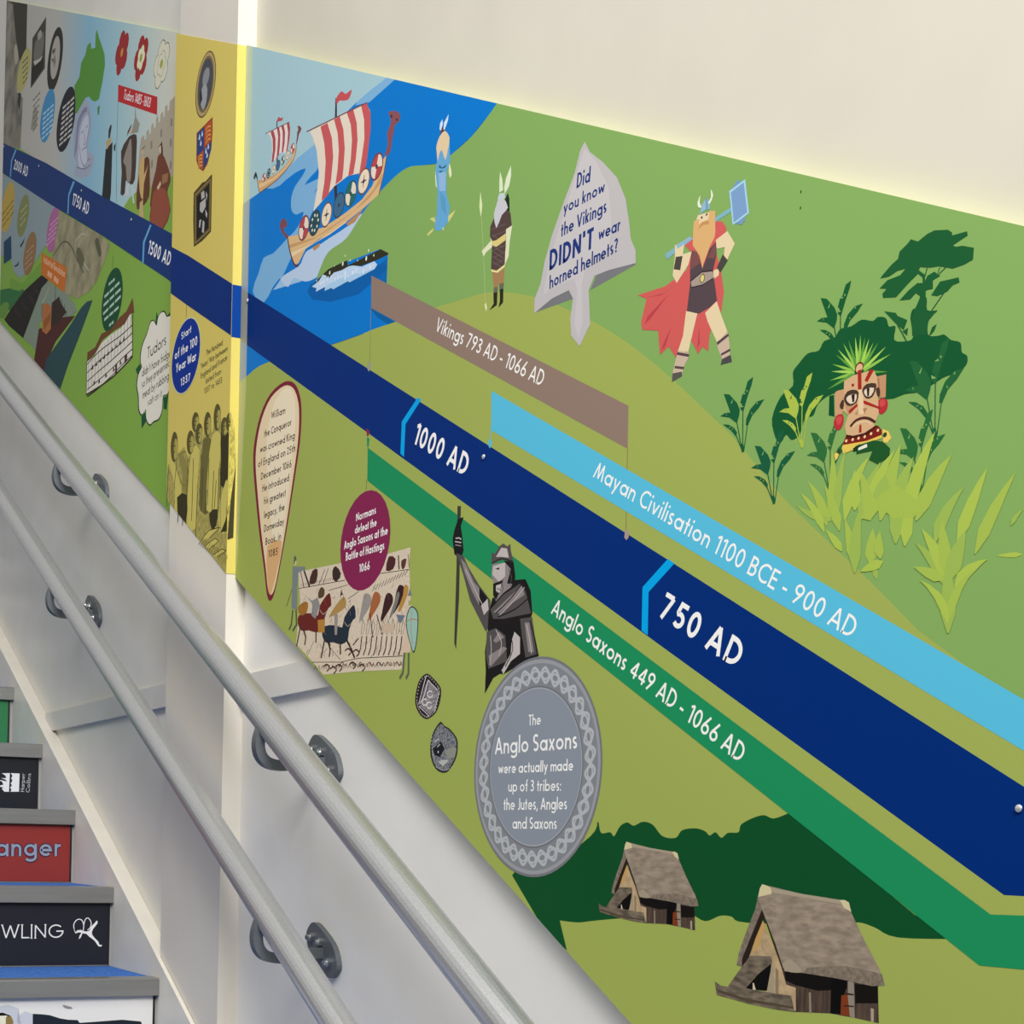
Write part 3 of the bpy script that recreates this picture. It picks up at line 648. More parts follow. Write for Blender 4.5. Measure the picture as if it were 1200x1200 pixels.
s.poly('#e2e8d2', [(388, 138), (384, 180), (396, 205), (378, 208), (372, 180)], 2); s.poly('#e2e8d2', [(447, 105), (460, 140), (442, 185), (432, 180), (448, 150)], 2)
s.poly('#8fb5c6', [(250, 420), (330, 370), (335, 385), (262, 440)])
s.done()
# ============ spear-head sign
s = Art('spearhead_sign', N, MP, 4.2, 'grey spearhead shaped caption'); crop(500, 120, 1/3)
s.poly('#77777a', [(735, 560), (600, 600), (575, 660), (735, 570)]); s.poly('#77777a', [(378, 740), (430, 690), (505, 655), (515, 690)])
s.poly('#bdb8b8', [(556, 138), (575, 175), (620, 210), (670, 265), (700, 340), (712, 420), (718, 480), (735, 520), (735, 565), (640, 590), (590, 610), (570, 660), (575, 780), (538, 858), (508, 820), (505, 760), (515, 690), (500, 660), (440, 690), (378, 742), (380, 690), (400, 640), (415, 560), (440, 470), (475, 370), (520, 250), (540, 170)])
s.poly('#c5c0c0', [(556, 160), (600, 215), (640, 300), (650, 420), (640, 520), (560, 570), (545, 640), (548, 770), (535, 830), (520, 780), (530, 660), (520, 620), (440, 650), (410, 680), (430, 560), (480, 400), (530, 240)])
s.done(); sg = child('spearhead_sign')
s = Art('lettering', sg, MP, 4.6); B = '#1f3576'
for t, x0, y0, x1, y1, cp, wd in (('Did', 527, 303, 574, 279, 52, .165), ('you know', 481, 393, 625, 316, 42, .16), ('the Vikings', 472, 474, 632, 386, 46, .16), ("DIDN'T", 431, 592, 585, 512, 70, .19), ('wear', 604, 487, 680, 450, 46, .16), ('horned helmets?', 432, 657, 672, 524, 46, .16)):
    s.txt(B, t, x0, y0, x1, y1, cp, wd)
s.done()
# ============ jungle with mask
DG = '#14562f'
s = Art('jungle_bush', N, MP, 4.2, 'dark green jungle clump with a tall tree'); crop(820, 240, 380/1200)
s.poly(DG, [(280, 860), (268, 790), (300, 710), (345, 670), (345, 620), (365, 590), (400, 550), (440, 540), (460, 505), (500, 490), (520, 460), (560, 450), (600, 425), (640, 430), (660, 415), (690, 420), (700, 450), (725, 450), (720, 500), (760, 505), (790, 490), (780, 420), (790, 385), (808, 390), (815, 340), (840, 345), (842, 390), (880, 392), (850, 420), (845, 480), (880, 485), (905, 480), (930, 500), (965, 510), (970, 545), (990, 560), (985, 595), (940, 625), (900, 640), (820, 690), (760, 700), (690, 720), (560, 690), (490, 700), (440, 735), (420, 780), (390, 790), (370, 850), (340, 870), (320, 850), (300, 880)], 3)
crop(1000, 260, 1/6)
s.poly('#1d5a30', [(190, 398), (205, 375), (270, 300), (315, 260), (325, 210), (380, 155), (405, 122), (455, 138), (520, 85), (570, 60), (665, 55), (695, 75), (695, 95), (800, 66), (805, 95), (700, 165), (720, 175), (770, 168), (848, 182), (842, 265), (780, 300), (700, 328), (600, 312), (540, 322), (470, 318), (450, 370), (390, 430), (300, 530), (210, 535), (205, 505), (235, 470), (185, 468), (240, 410), (330, 375), (368, 328), (310, 345), (250, 385)])
s.poly('#1d5a30', [(325, 552), (390, 480), (450, 430), (500, 430), (520, 380), (570, 350), (612, 380), (560, 410), (560, 470), (515, 480), (480, 530), (440, 500), (400, 545)])
s.poly('#1d5a30', [(548, 515), (610, 420), (740, 390), (748, 425), (700, 445), (660, 490), (590, 522)])
for p, wd in (([(502, 640), (500, 470), (495, 380), (455, 350)], 3.5), ([(498, 400), (520, 325)], 1.5), ([(540, 640), (640, 495)], 1.6), ([(600, 370), (650, 320)], 1.4), ([(595, 360), (608, 320)], 1.2)): s.ln('#1d5a30', wd, p)
s.poly('#1d5a30', [(415, 800), (410, 690), (430, 610), (440, 600), (470, 530), (512, 530), (515, 640), (590, 620), (525, 700), (520, 790)])
s.poly('#1d5a30', [(218, 628), (300, 640), (310, 660), (380, 690), (355, 760), (300, 715)]); s.poly('#1d5a30', [(345, 770), (385, 745), (380, 800)]); s.ln('#1d5a30', 1.4, [(300, 700), (375, 840)]); s.poly('#1d5a30', [(535, 795), (555, 740), (588, 718), (570, 765), (540, 800)])
s.done(); jb = child('jungle_bush')
def banana(parent, col, ox, oy, k, lv, name='banana_plant', cut='#83a95d', label=None, flip=None, only=None):
    """spray of torn banana leaves; the model is the clearest one in the picture, drawn in its own pixels"""
    s = Art(name, parent, MP, lv, label); crop(ox, oy, k)
    L = [[(100, 312), (150, 318), (215, 390), (240, 450), (235, 500), (215, 570), (150, 520), (68, 508), (110, 480), (158, 475)],
         [(92, 580), (140, 582), (190, 610), (215, 650), (210, 690), (160, 630)],
         [(358, 162), (345, 230), (310, 330), (270, 470), (245, 440), (262, 400), (245, 390), (262, 320), (285, 290), (310, 200)],
         [(455, 358), (410, 430), (350, 500), (310, 590), (293, 585), (298, 530), (330, 450), (390, 380)]]
    for i, l in enumerate(L):
        if only is None or i in only: s.poly(col, l)
    for st in ([(215, 560), (262, 825)], [(210, 680), (265, 820)], [(268, 450), (265, 825)], [(308, 580), (275, 820)]): s.ln(col, 1.3, st, 0)
    s.poly(col, [(248, 760), (268, 740), (280, 790), (275, 828)])
    for q in ([(160, 395), (182, 350), (172, 395)], [(262, 318), (285, 300), (292, 312)], [(300, 275), (312, 285), (300, 300)], [(340, 470), (352, 485), (345, 492)], [(240, 405), (275, 425), (245, 432)], [(385, 400), (395, 380), (398, 400)], [(118, 480), (128, 500), (122, 500)], [(150, 600), (142, 612), (160, 606)], [(175, 612), (170, 630), (182, 622)]): s.poly(cut, q)
    s.done()
K = 150/1125
banana(N, '#175a37', 835, 420, K, 4.4, label='dark banana leaf spray nearest the olive slope')
banana(N, '#1a5b3c', 835+272*K, 420+455*K, K, 4.4, label='dark banana leaf spray lowest on the hill')
banana(N, '#a9bd4a', 835+520*K, 420-38*K, K, 4.5, cut='#14562f', label='yellow green banana leaf spray')
banana(N, '#2f6b38', 835+760*K, 420+330*K, K*1.03, 4.4, label='mid green banana leaf spray left of the mask')
banana(N, '#175a30', 948, 306, K*1.04, 4.1, label='dark banana leaf spray above the clump')
banana(N, '#246236', 1048, 366.5, K*1.35, 4.5, label='large banana leaf spray right of the mask')
banana(N, '#2a6a36', 1046-6, 455, K*1.12, 4.5, label='banana leaf spray behind the grass right of the mask')
s = Art('tribal_mask', N, MP, 4.8, 'carved tribal mask with a grass crest'); crop(960, 400, .13333)
for i, (x, y) in enumerate([(95, 345), (70, 425), (105, 265), (115, 200), (145, 115), (165, 70), (212, 15), (258, -10), (318, -40), (365, -55), (405, -40), (440, -25), (478, 10), (525, 5), (590, 45), (632, 110), (608, 268)]):
    c = ['#8cc04c', '#5f9a3e', '#a6cf5a'][i % 3]; bx, by = 350+(x-350)*.16, 270+(y-270)*.10
    nx, ny = -(y-by), (x-bx); l = hypot(nx, ny); nx, ny = nx/l*13, ny/l*13
    s.poly(c, [(bx-nx, by-ny), ((bx+x)/2-nx*.9, (by+y)/2-ny*.9), (x, y), ((bx+x)/2+nx*.9, (by+y)/2+ny*.9), (bx+nx, by+ny)])
s.poly('#0f4a2a', [(90, 480), (130, 470), (135, 660), (85, 650)])
s.poly('#c89a72', [(140, 450), (160, 435), (220, 420), (215, 610), (190, 660), (140, 660)]); s.poly('#c08f68', [(500, 310), (590, 290), (585, 490), (520, 500)]); s.poly('#a87a58', [(500, 310), (530, 330), (540, 490), (520, 500)])
s.poly('#b53038', [(150, 655), (205, 640), (218, 700), (190, 770), (150, 780), (128, 720)], 2); s.poly('#cc4a48', [(145, 680), (190, 655), (205, 690), (170, 740)], 2); s.poly('#b53038', [(515, 530), (560, 498), (600, 520), (600, 590), (555, 640), (520, 620)], 2); s.poly('#cc4a48', [(530, 530), (565, 510), (585, 545), (545, 580)], 2)
s.el('#6b2a1c', 354, 230, 48); s.el('#d9b186', 354, 236, 38)
s.poly('#d2ab80', [(220, 350), (300, 300), (480, 250), (512, 320), (520, 500), (525, 640), (500, 700), (470, 790), (300, 830), (240, 820), (225, 750), (255, 650), (215, 610)])
s.poly('#bf9468', [(225, 560), (255, 650), (300, 620), (290, 520)]); s.poly('#e2c49c', [(345, 430), (385, 420), (395, 640), (350, 640)]); s.poly('#a98058', [(385, 590), (425, 585), (400, 640)]); s.poly('#b48a60', [(310, 640), (345, 600), (340, 650)])
for p in ([(340, 260), (372, 245), (375, 420), (342, 425)], [(445, 250), (485, 250), (425, 360), (400, 345)], [(335, 545), (340, 570), (265, 640), (260, 610)], [(388, 522), (405, 522), (540, 580), (535, 598), (395, 550)], [(356, 735), (372, 730), (375, 800), (350, 805)], [(285, 375), (312, 370), (305, 400), (288, 400)]): s.poly('#a32a22', p)
for p in ([(218, 500), (250, 440), (310, 425), (350, 450), (330, 540), (270, 570), (235, 550)], [(380, 425), (420, 375), (500, 370), (500, 420), (470, 490), (420, 505), (390, 470)]): s.poly('#4a372c', p, 2)
for p in ([(240, 510), (265, 475), (330, 465), (320, 530), (275, 550)], [(395, 445), (420, 415), (485, 410), (460, 475), (420, 485)]): s.poly('#e0cdb4', p, 2)
s.poly('#2a1c18', [(285, 470), (315, 462), (310, 530), (295, 540)]); s.poly('#2a1c18', [(420, 415), (445, 410), (440, 480), (425, 485)])
s.poly('#4a372c', [(182, 560), (205, 515), (220, 525), (215, 590), (190, 590)], 2); s.poly('#4a372c', [(500, 420), (525, 405), (538, 440), (530, 485), (512, 480)], 2)
s.ln('#4a2a22', 3.2, [(275, 750), (320, 700), (380, 675), (440, 680), (495, 712)], 4); s.ln('#e8cfa8', 1.0, [(300, 752), (350, 715), (420, 705), (460, 730)], 3)
s.poly('#7d2118', [(228, 850), (300, 850), (420, 810), (520, 740), (552, 780), (552, 820), (420, 880), (210, 915)]); s.poly('#4b1a14', [(240, 822), (300, 832), (400, 805), (500, 738), (520, 745), (420, 825), (300, 858), (232, 850)])
s.poly('#e2c25a', [(200, 940), (210, 912), (420, 875), (552, 822), (550, 850), (420, 900), (215, 990)]); s.poly('#e9c765', [(555, 770), (610, 790), (635, 850), (600, 890), (565, 890)]); s.poly('#e9c765', [(135, 990), (190, 960), (160, 1030), (140, 1050)])
for x, y in ((240, 875), (296, 864), (348, 852), (402, 838), (458, 812), (518, 782)): s.el('#f0cf9a', x, y, 13)
s.el('#2f4a22', 578, 822, 22); s.el('#2f4a22', 176, 968, 22)
s.poly('#1f5428', [(320, 920), (480, 870), (560, 880), (625, 940), (620, 1010), (520, 1080), (440, 1040), (470, 960), (330, 990)]); s.poly('#e9e4d2', [(340, 940), (420, 900), (425, 930), (345, 960)]); s.poly('#1a3a22', [(300, 940), (360, 900), (340, 960), (300, 970)])
s.done()
GR = ['#a3ba50', '#9ab553', '#a9bf50']
def blade(s, i, x0, y0, x1, y1, wd, bend=.18):
    dx, dy = x1-x0, y1-y0; L = hypot(dx, dy); nx, ny = -dy/L, dx/L; wd *= .78
    mid = lambda t, o: (x0+dx*t+nx*(o+bend*L*4*t*(1-t)*.35), y0+dy*t+ny*(o+bend*L*4*t*(1-t)*.35))
    s.poly(GR[i % 3], [mid(0, -wd*.06), mid(.25, -wd*.5), mid(.55, -wd*.42), mid(.8, -wd*.22), (x1, y1), mid(.8, wd*.22), mid(.55, wd*.42), mid(.25, wd*.5), mid(0, wd*.06)])
s = Art('grass', N, MP, 5.2, 'light yellow green grass in front of the mask'); crop(840, 400, .3)
for i, q in enumerate([(430, 720, 355, 545, 50, .2), (450, 700, 310, 640, 40, -.2), (420, 745, 325, 590, 40, .2), (440, 700, 450, 420, 48, .1), (470, 690, 505, 420, 40, -.1), (500, 700, 600, 445, 55, -.2), (480, 740, 420, 560, 50, .1), (560, 700, 640, 470, 70, -.1), (580, 690, 700, 420, 60, -.15), (640, 700, 720, 400, 80, -.05), (680, 700, 770, 450, 75, -.1), (740, 690, 855, 350, 70, -.1), (780, 700, 920, 440, 75, -.12), (700, 790, 690, 560, 70, .1), (735, 800, 760, 600, 60, 0), (600, 700, 560, 500, 60, .1), (640, 640, 660, 520, 90, 0), (540, 660, 540, 500, 60, 0),
        (530, 860, 500, 690, 50, .1), (540, 905, 565, 640, 60, -.1), (490, 820, 425, 735, 40, .1), (600, 870, 610, 730, 60, 0), (625, 930, 610, 850, 28, 0), (650, 860, 560, 900, 50, 0), (640, 850, 640, 740, 50, -.2),
        (850, 790, 970, 565, 60, -.2), (940, 790, 1060, 490, 62, -.05), (1010, 830, 1170, 510, 62, -.08), (900, 960, 775, 785, 60, .2), (905, 930, 800, 730, 70, .1), (900, 920, 880, 700, 70, 0), (915, 930, 975, 735, 80, -.1), (930, 960, 1060, 850, 60, -.25), (890, 930, 770, 880, 60, 0), (905, 1140, 905, 830, 75, 0), (905, 1100, 790, 930, 46, .35), (910, 1080, 1010, 890, 46, -.3), (1150, 720, 1200, 655, 22, -.2), (1195, 832, 1090, 838, 26, 0)]): blade(s, i, *q)
s.poly(GR[0], [(560, 690), (640, 600), (700, 560), (760, 600), (800, 640), (770, 690), (690, 690), (640, 650), (600, 700)]); s.done()
# ============ William caption, Norman medallion
s = Art('teardrop_caption', N, MP, 4.2, 'cream teardrop caption with dark red rim'); crop(280, 420, 1/3)
TD = [(160, 82), (195, 88), (214, 130), (220, 190), (215, 290), (195, 430), (170, 590), (145, 730), (125, 825), (110, 853), (98, 830), (88, 740), (72, 620), (58, 480), (50, 370), (55, 290), (75, 200), (110, 125)]
s.poly('#7c2436', TD, 3); cx, cy = 136, 400
s.poly('#e9d3ab', [(cx+(x-cx)*.9, cy+(y-cy)*.952) for x, y in TD], 3)
s.poly('#efdfbf', [(cx+(x-cx)*.6+12, cy+(y-cy)*.8-40) for x, y in TD], 3)
s.poly('#dcae77', [(100, 660), (150, 640), (140, 720), (118, 810), (108, 830), (100, 780)], 2)
s.done(); tdc = child('teardrop_caption'); s = Art('lettering', tdc, MP, 4.6)
for t, x0, y0, x1, y1 in (('William', 113, 214, 162, 194), ('the Conqueror', 88, 278, 184, 235), ('was crowned King', 74, 333, 196, 282), ('of England on 25th', 67, 384, 198, 327), ('December 1066', 77, 428, 184, 382), ('He introduced', 82, 470, 176, 431), ('his greatest', 88, 514, 164, 484), ('legacy, the', 88, 563, 160, 533), ('Domesday', 88, 611, 158, 584), ('Book, in', 93, 657, 148, 636), ('1085', 103, 700, 136, 690)):
    s.txt('#33241c', t, x0, y0, x1, y1, 25, .15)
s.done()
# ============ embroidered battle frieze (a plain generic one)
LINEN = mat('#d9c8b0', 1, rough=.7, noise=.09, scale=260, name='linen_print'); INK = '#3b2a24'
s = Art('battle_frieze', N, MP, 4.2, 'strip of linen embroidered with horsemen and foot soldiers'); crop(335, 640, 160/1200)
s.poly(LINEN, [(110, 225), (480, 150), (905, 65), (1098, 10), (1085, 120), (1092, 340), (1060, 700), (1020, 1085), (640, 1100), (330, 1130), (230, 1010), (90, 860), (125, 480)])
for p, c, wd in (([(115, 372), (520, 300)], INK, .8), ([(830, 240), (1085, 205)], INK, .8), ([(230, 1020), (480, 1020), (640, 985), (1030, 965)], INK, .8), ([(160, 215), (210, 360)], '#2a1c18', 3), ([(130, 225), (160, 365)], INK, 1.5), ([(345, 205), (290, 340)], INK, 1.2), ([(375, 195), (325, 340)], INK, 1.2), ([(990, 80), (995, 205)], '#2a1c18', 2.4), ([(1075, 70), (1085, 190)], '#8a6a44', 1.6), ([(375, 390), (545, 340)], INK, .7), ([(250, 830), (190, 960)], INK, .8), ([(380, 880), (480, 1000)], INK, .7)): s.ln(c, wd, p)
for p, c in (([(205, 320), (235, 215), (280, 205), (270, 310), (235, 335)], '#4a2f28'), ([(410, 215), (440, 175), (485, 240), (450, 310), (415, 290)], '#3d2d28'), ([(880, 215), (905, 90), (965, 110), (945, 200)], '#4e2a2a'), ([(1015, 130), (1060, 110), (1045, 190), (1020, 200)], '#5d3a30')): s.poly(c, p, 2)
# horsemen
def horse(col, leg, P0):
    dx, dy = P0
    q = lambda L: [(x+dx, y+dy) for x, y in L]
    s.poly(col, q([(120, 600), (220, 590), (280, 610), (300, 520), (360, 430), (390, 420), (400, 520), (375, 545), (340, 640), (330, 720), (270, 760), (200, 740), (140, 745), (105, 680)]), 2)
    for l in ([(130, 700), (110, 800), (95, 880)], [(150, 720), (175, 800), (165, 870)], [(265, 740), (265, 850)], [(320, 720), (360, 800), (390, 880)]): s.ln(leg, 3.2, q(l), 2)
    s.ln('#c9b6a0', .7, q([(300, 560), (330, 600), (370, 560)]), 2)
horse('#6b2722', '#4c332b', (0, 0)); horse('#26303c', '#31221f', (215, 105))
s.poly('#a3702e', [(105, 540), (160, 490), (195, 500), (185, 580), (130, 610)], 2); s.poly('#b58238', [(280, 650), (345, 640), (340, 760), (285, 760)])
s.poly('#8e8c8a', [(180, 440), (230, 480), (280, 450), (300, 520), (260, 640), (225, 610), (235, 510)]); s.poly('#5b4530', [(310, 360), (340, 380), (335, 440), (290, 460), (285, 410)], 2)
s.poly('#b08a4e', [(505, 445), (530, 480), (520, 540), (440, 600), (380, 622), (440, 520)], 2); s.poly('#9a9088', [(425, 590), (460, 600), (450, 780), (430, 780)]); s.ln(INK, 1.4, [(490, 380), (482, 450)]); s.poly(INK, [(488, 378), (502, 430), (480, 430)]); s.ln(INK, .8, [(545, 465), (640, 400)])
# foot soldiers with long shields
for x, y, c in ((715, 545, '#9a948c'), (795, 530, '#a8643c'), (905, 540, '#3f2224'), (1010, 470, '#3a2026')):
    s.poly(c, [(x-10, y-130), (x+30, y-110), (x+35, y-40), (x-20, y+60), (x-70, y+130), (x-55, y+20), (x-35, y-80)], 2)
s.poly('#7d7a72', [(960, 470), (985, 400), (1000, 430), (960, 560), (905, 650)], 2); s.poly('#b88a44', [(1040, 345), (1075, 350), (1070, 430), (1010, 570), (985, 560), (1030, 430)], 2)
for i in range(9):
    x = 655+i*44; s.ln('#6a4a3c', 1.0, [(x+20, 640+8*(i % 3)), (x+6, 780)]); s.ln(INK, 2.4, [(x+14, 790), (x+2, 900), (x-18, 960)])
    s.ln(INK, .8, [(x+22, 640), (x+40, 700), (x+20, 780)])
for l in ([(740, 590), (765, 800)], [(800, 600), (850, 780)], [(835, 640), (880, 480)], [(590, 870), (640, 810)]): s.ln('#33201c', 1.8, l)
s.poly('#cdb59b', [(845, 690), (955, 690), (950, 760), (840, 760)])
for i in range(12): x = 760+i*26; s.ln(INK, 1.0, [(x, 400-i*13), (x+26, 340-i*12)])
for i in range(7): x = 470+i*80; s.ln(['#7b4a38', INK, '#8a6a4c'][i % 3], 1.4, [(x, 1060), (x+25, 1020), (x+50, 1050), (x+65, 1030)], 3)
for x, y in ((520, 920), (590, 930), (560, 1040), (330, 1060), (390, 1080), (440, 1060), (640, 1060)): s.ln(['#4a2e26', '#96683a'][x % 2], 2.0, [(x, y), (x+30, y-20), (x+55, y+10), (x+30, y+40)], 3)
rr = random.Random(5)
for i in range(70):
    x, y = rr.uniform(150, 1040), rr.uniform(330, 960); s.ln([INK, '#7a5a48', '#8f7a66'][i % 3], .7, [(x, y), (x+rr.uniform(-22, 22), y+rr.uniform(15, 60))])
for i in range(26): s.ln(INK, .9, [(250+i*30, 1085-i*1.5), (262+i*30, 1050-i*1.5), (272+i*30, 1090-i*1.5)])
for i in range(18): s.ln(INK, .9, [(130+i*20, 355-i*4), (140+i*20, 330-i*4)])
s.done(); fr = child('battle_frieze')
s = Art('soldier_figure', fr, MP, 4.5, 'mailed soldier at the left end of the strip')
s.poly('#7d8684', [(60, 180), (165, 180), (170, 200), (110, 235), (100, 370), (100, 560), (50, 545), (55, 380)]); s.el('#5d6a5c', 80, 125, 36, .7); s.el('#d9c3a0', 86, 150, 22, .7); s.poly('#4c5a4c', [(68, 100), (82, 82), (96, 120)])
s.ln('#4d5546', 3.2, [(62, 560), (48, 690), (28, 735)]); s.ln('#4d5546', 3.2, [(90, 560), (95, 690), (60, 745)]); s.ln('#55523c', 1.2, [(55, 380), (5, 530)]); s.ln('#7d8684', 3.6, [(100, 200), (170, 195)])
s.done()
s = Art('soldier_figure', fr, MP, 4.6, 'soldier with a pale green kite shield at the right end')
s.poly('#d9bfa4', [(1050, 520), (1110, 520), (1100, 780), (1095, 935), (1015, 935), (1050, 740)]); s.poly('#77808a', [(1090, 375), (1108, 430), (1070, 440)]); s.el('#d9c3a0', 1090, 460, 26, .7); s.poly('#6c7886', [(970, 600), (1050, 610), (1010, 680), (990, 660)])
s.ln('#5f6a4c', 4.2, [(1042, 940), (1030, 1110), (1000, 1165)]); s.ln('#5f6a4c', 4.2, [(1080, 940), (1078, 1120), (1055, 1165)])
KS = [(1085, 545), (1120, 530), (1160, 580), (1165, 680), (1150, 850), (1125, 940), (1100, 880), (1070, 780), (1055, 650)]
s.poly('#2f4a48', KS, 3); s.poly('#9cc0b0', [(1112+(x-1112)*.86, 700+(y-700)*.93) for x, y in KS], 3); s.ln('#b07a4c', 1.0, [(1065, 660), (1110, 640), (1158, 650)], 3); s.ln('#b07a4c', 1.0, [(1110, 560), (1100, 700), (1115, 860)], 3)
s.done()
s = Art('round_caption', N, MP, 5.0, 'maroon oval caption above the linen strip'); crop(280, 420, 1/3)
s.egg('#862650', (357, 660), (533, 600), (440, 463), (425, 817)); s.ln('#40502c', .8, [(448, 463), (449, 425)]); s.done(); rc = child('round_caption')
s = Art('lettering', rc, MP, 5.4)
for t, x0, y0, x1, y1, cp in (('Normans', 412, 573, 482, 545, 28), ('defeat the', 408, 617, 484, 589, 28), ('Anglo Saxons at the', 370, 672, 523, 618, 29), ('Battle of Hastings', 376, 712, 511, 671, 29), ('1066', 423, 753, 460, 742, 29)): s.txt(WHITE, t, x0, y0, x1, y1, cp, .165)
s.done()
# ============ crowned statue (generic)
s = Art('statue_photograph', N, MP, 5.0, 'grey photograph of a crowned bearded king raising a sword'); crop(460, 580, 260/1200)
DK, MD, LT, HI = '#1e1b1c', '#55504f', '#8d8482', '#c2b8b4'
s.poly('#3f3d36', [(352, 60), (370, 60), (360, 560), (344, 835), (334, 800), (346, 400)])
s.poly(DK, [(355, 130), (385, 120), (370, 170), (378, 225), (385, 300), (372, 345), (335, 320), (325, 240), (335, 190)])
s.ln(HI, 1.5, [(342, 235), (360, 232), (372, 240)]); s.ln(HI, 1.3, [(338, 252), (372, 258)]); s.ln(LT, 1.3, [(340, 270), (372, 276)])
s.poly(MD, [(345, 315), (385, 330), (410, 390), (470, 490), (530, 570), (530, 700), (505, 740), (470, 670), (420, 570), (380, 420)])
s.poly(LT, [(370, 345), (395, 370), (440, 470), (500, 540), (470, 600), (430, 520), (390, 420)]); s.poly(DK, [(470, 500), (520, 565), (470, 600)]); s.poly(HI, [(480, 600), (515, 560), (520, 620), (495, 650)])
s.poly(DK, [(540, 560), (660, 460), (720, 455), (748, 520), (757, 640), (750, 660), (792, 870), (650, 940), (600, 970), (505, 950), (500, 850), (515, 740), (520, 640)])
s.poly(MD, [(530, 620), (600, 540), (690, 480), (720, 520), (750, 640), (600, 670), (545, 670)]); s.poly(LT, [(545, 635), (640, 545), (700, 490), (715, 540), (640, 590), (580, 640)]); s.poly(MD, [(690, 670), (755, 660), (785, 860), (720, 880), (700, 760)]); s.poly(LT, [(715, 690), (740, 690), (765, 850), (735, 850)])
s.poly(MD, [(510, 740), (560, 720), (610, 760), (620, 900), (520, 940), (505, 870)]); s.poly(LT, [(575, 740), (605, 770), (560, 800), (545, 790)]); s.poly(LT, [(520, 870), (600, 820), (620, 830), (530, 930)])
s.poly(HI, [(660, 740), (690, 770), (690, 860), (640, 900), (600, 970), (590, 950), (640, 860), (645, 790)]); s.poly(DK, [(505, 945), (600, 955), (545, 990), (500, 1075)])
s.poly(LT, [(540, 375), (650, 360), (665, 440), (640, 500), (600, 530), (560, 575), (545, 540), (555, 490), (536, 440)]); s.poly(HI, [(545, 385), (610, 365), (610, 440), (575, 470), (540, 430)]); s.poly(DK, [(600, 355), (655, 360), (665, 440), (660, 480), (620, 480), (640, 400)]); s.poly(DK, [(545, 480), (600, 460), (585, 510), (560, 570), (545, 540)]); s.poly(HI, [(560, 490), (590, 480), (580, 530), (560, 525)])
s.poly(DK, [(555, 400), (580, 392), (575, 405)])
for q in ([(700, 480), (640, 560), (560, 640)], [(735, 560), (660, 620), (570, 660)], [(680, 690), (700, 780), (705, 880)], [(745, 680), (770, 780), (780, 860)], [(640, 760), (650, 840), (610, 930)]): s.ln(DK, 1.6, q, 4)
for q in ([(715, 500), (650, 580), (580, 650)], [(725, 700), (742, 780), (752, 860)], [(395, 400), (450, 520), (500, 620)], [(560, 730), (590, 800), (575, 870)], [(530, 760), (535, 840), (525, 920)]): s.ln(HI, 1.2, q, 4)
for q in ([(565, 505), (585, 515)], [(560, 520), (580, 535)], [(590, 470), (600, 500), (590, 530)], [(630, 400), (645, 450), (635, 490)]): s.ln(MD, 1.1, q)
s.poly(MD, [(535, 375), (537, 310), (555, 318), (575, 280), (600, 262), (620, 278), (638, 265), (640, 300), (656, 365), (600, 350)]); s.poly(HI, [(560, 335), (590, 285), (620, 290), (630, 340), (590, 335)]); s.ln(DK, 1.2, [(538, 370), (590, 345), (652, 360)], 3)
s.done()
# ============ knotwork shield caption
s = Art('shield_caption', N, MP, 5.4, 'round grey shield caption with a knotwork rim'); crop(460, 760, .25)
cy, cz, ry, rz = s.egg('#77797c', (383, 590), (985, 500), (720, 37), (690, 1072), n=64)
pt = lambda f, a: (cy+ry*f*cos(a), cz+rz*f*sin(a))
s.addw('#9a9ca0', [pt(.975, i*pi/32) for i in range(64)]); s.addw('#83868a', [pt(.94, i*pi/32) for i in range(64)])
NK = 17
for ph in (0, pi):
    s.ribw('#b4b7ba', [pt(.835+.062*sin(NK*2*pi*i/408+ph)+.012*sin(2*NK*2*pi*i/408), 2*pi*i/408) for i in range(409)], rz*.028)
for i in range(NK*2):
    a0 = (i+.5)*pi/NK; a1 = a0+.055
    s.ribw('#b4b7ba', [pt(.835+.035*sin(t*2*pi/10), a0+.06*cos(t*2*pi/10)) for t in range(11)], rz*.018, step=i == 0)
s.addw('#6d6f74', [pt(.735, i*pi/32) for i in range(64)]); s.addw('#a3a7ab', [pt(.722, i*pi/32) for i in range(64)]); s.addw('#8b939d', [pt(.71, i*pi/32) for i in range(64)])
s.done(); sc_ = child('shield_caption'); s = Art('lettering', sc_, MP, 5.8)
for t, x0, y0, x1, y1, cp, wd in (('The', 638, 361, 695, 356, 50, .13), ('Anglo Saxons', 481, 496, 866, 468, 78, .135), ('were actually made', 497, 587, 847, 572, 50, .145), ('up of 3 tribes:', 543, 671, 791, 667, 52, .13), ('the Jutes, Angles', 521, 757, 818, 754, 54, .13), ('and Saxons', 563, 845, 770, 846, 54, .13)): s.txt(WHITE, t, x0, y0, x1, y1, cp, wd)
s.done()
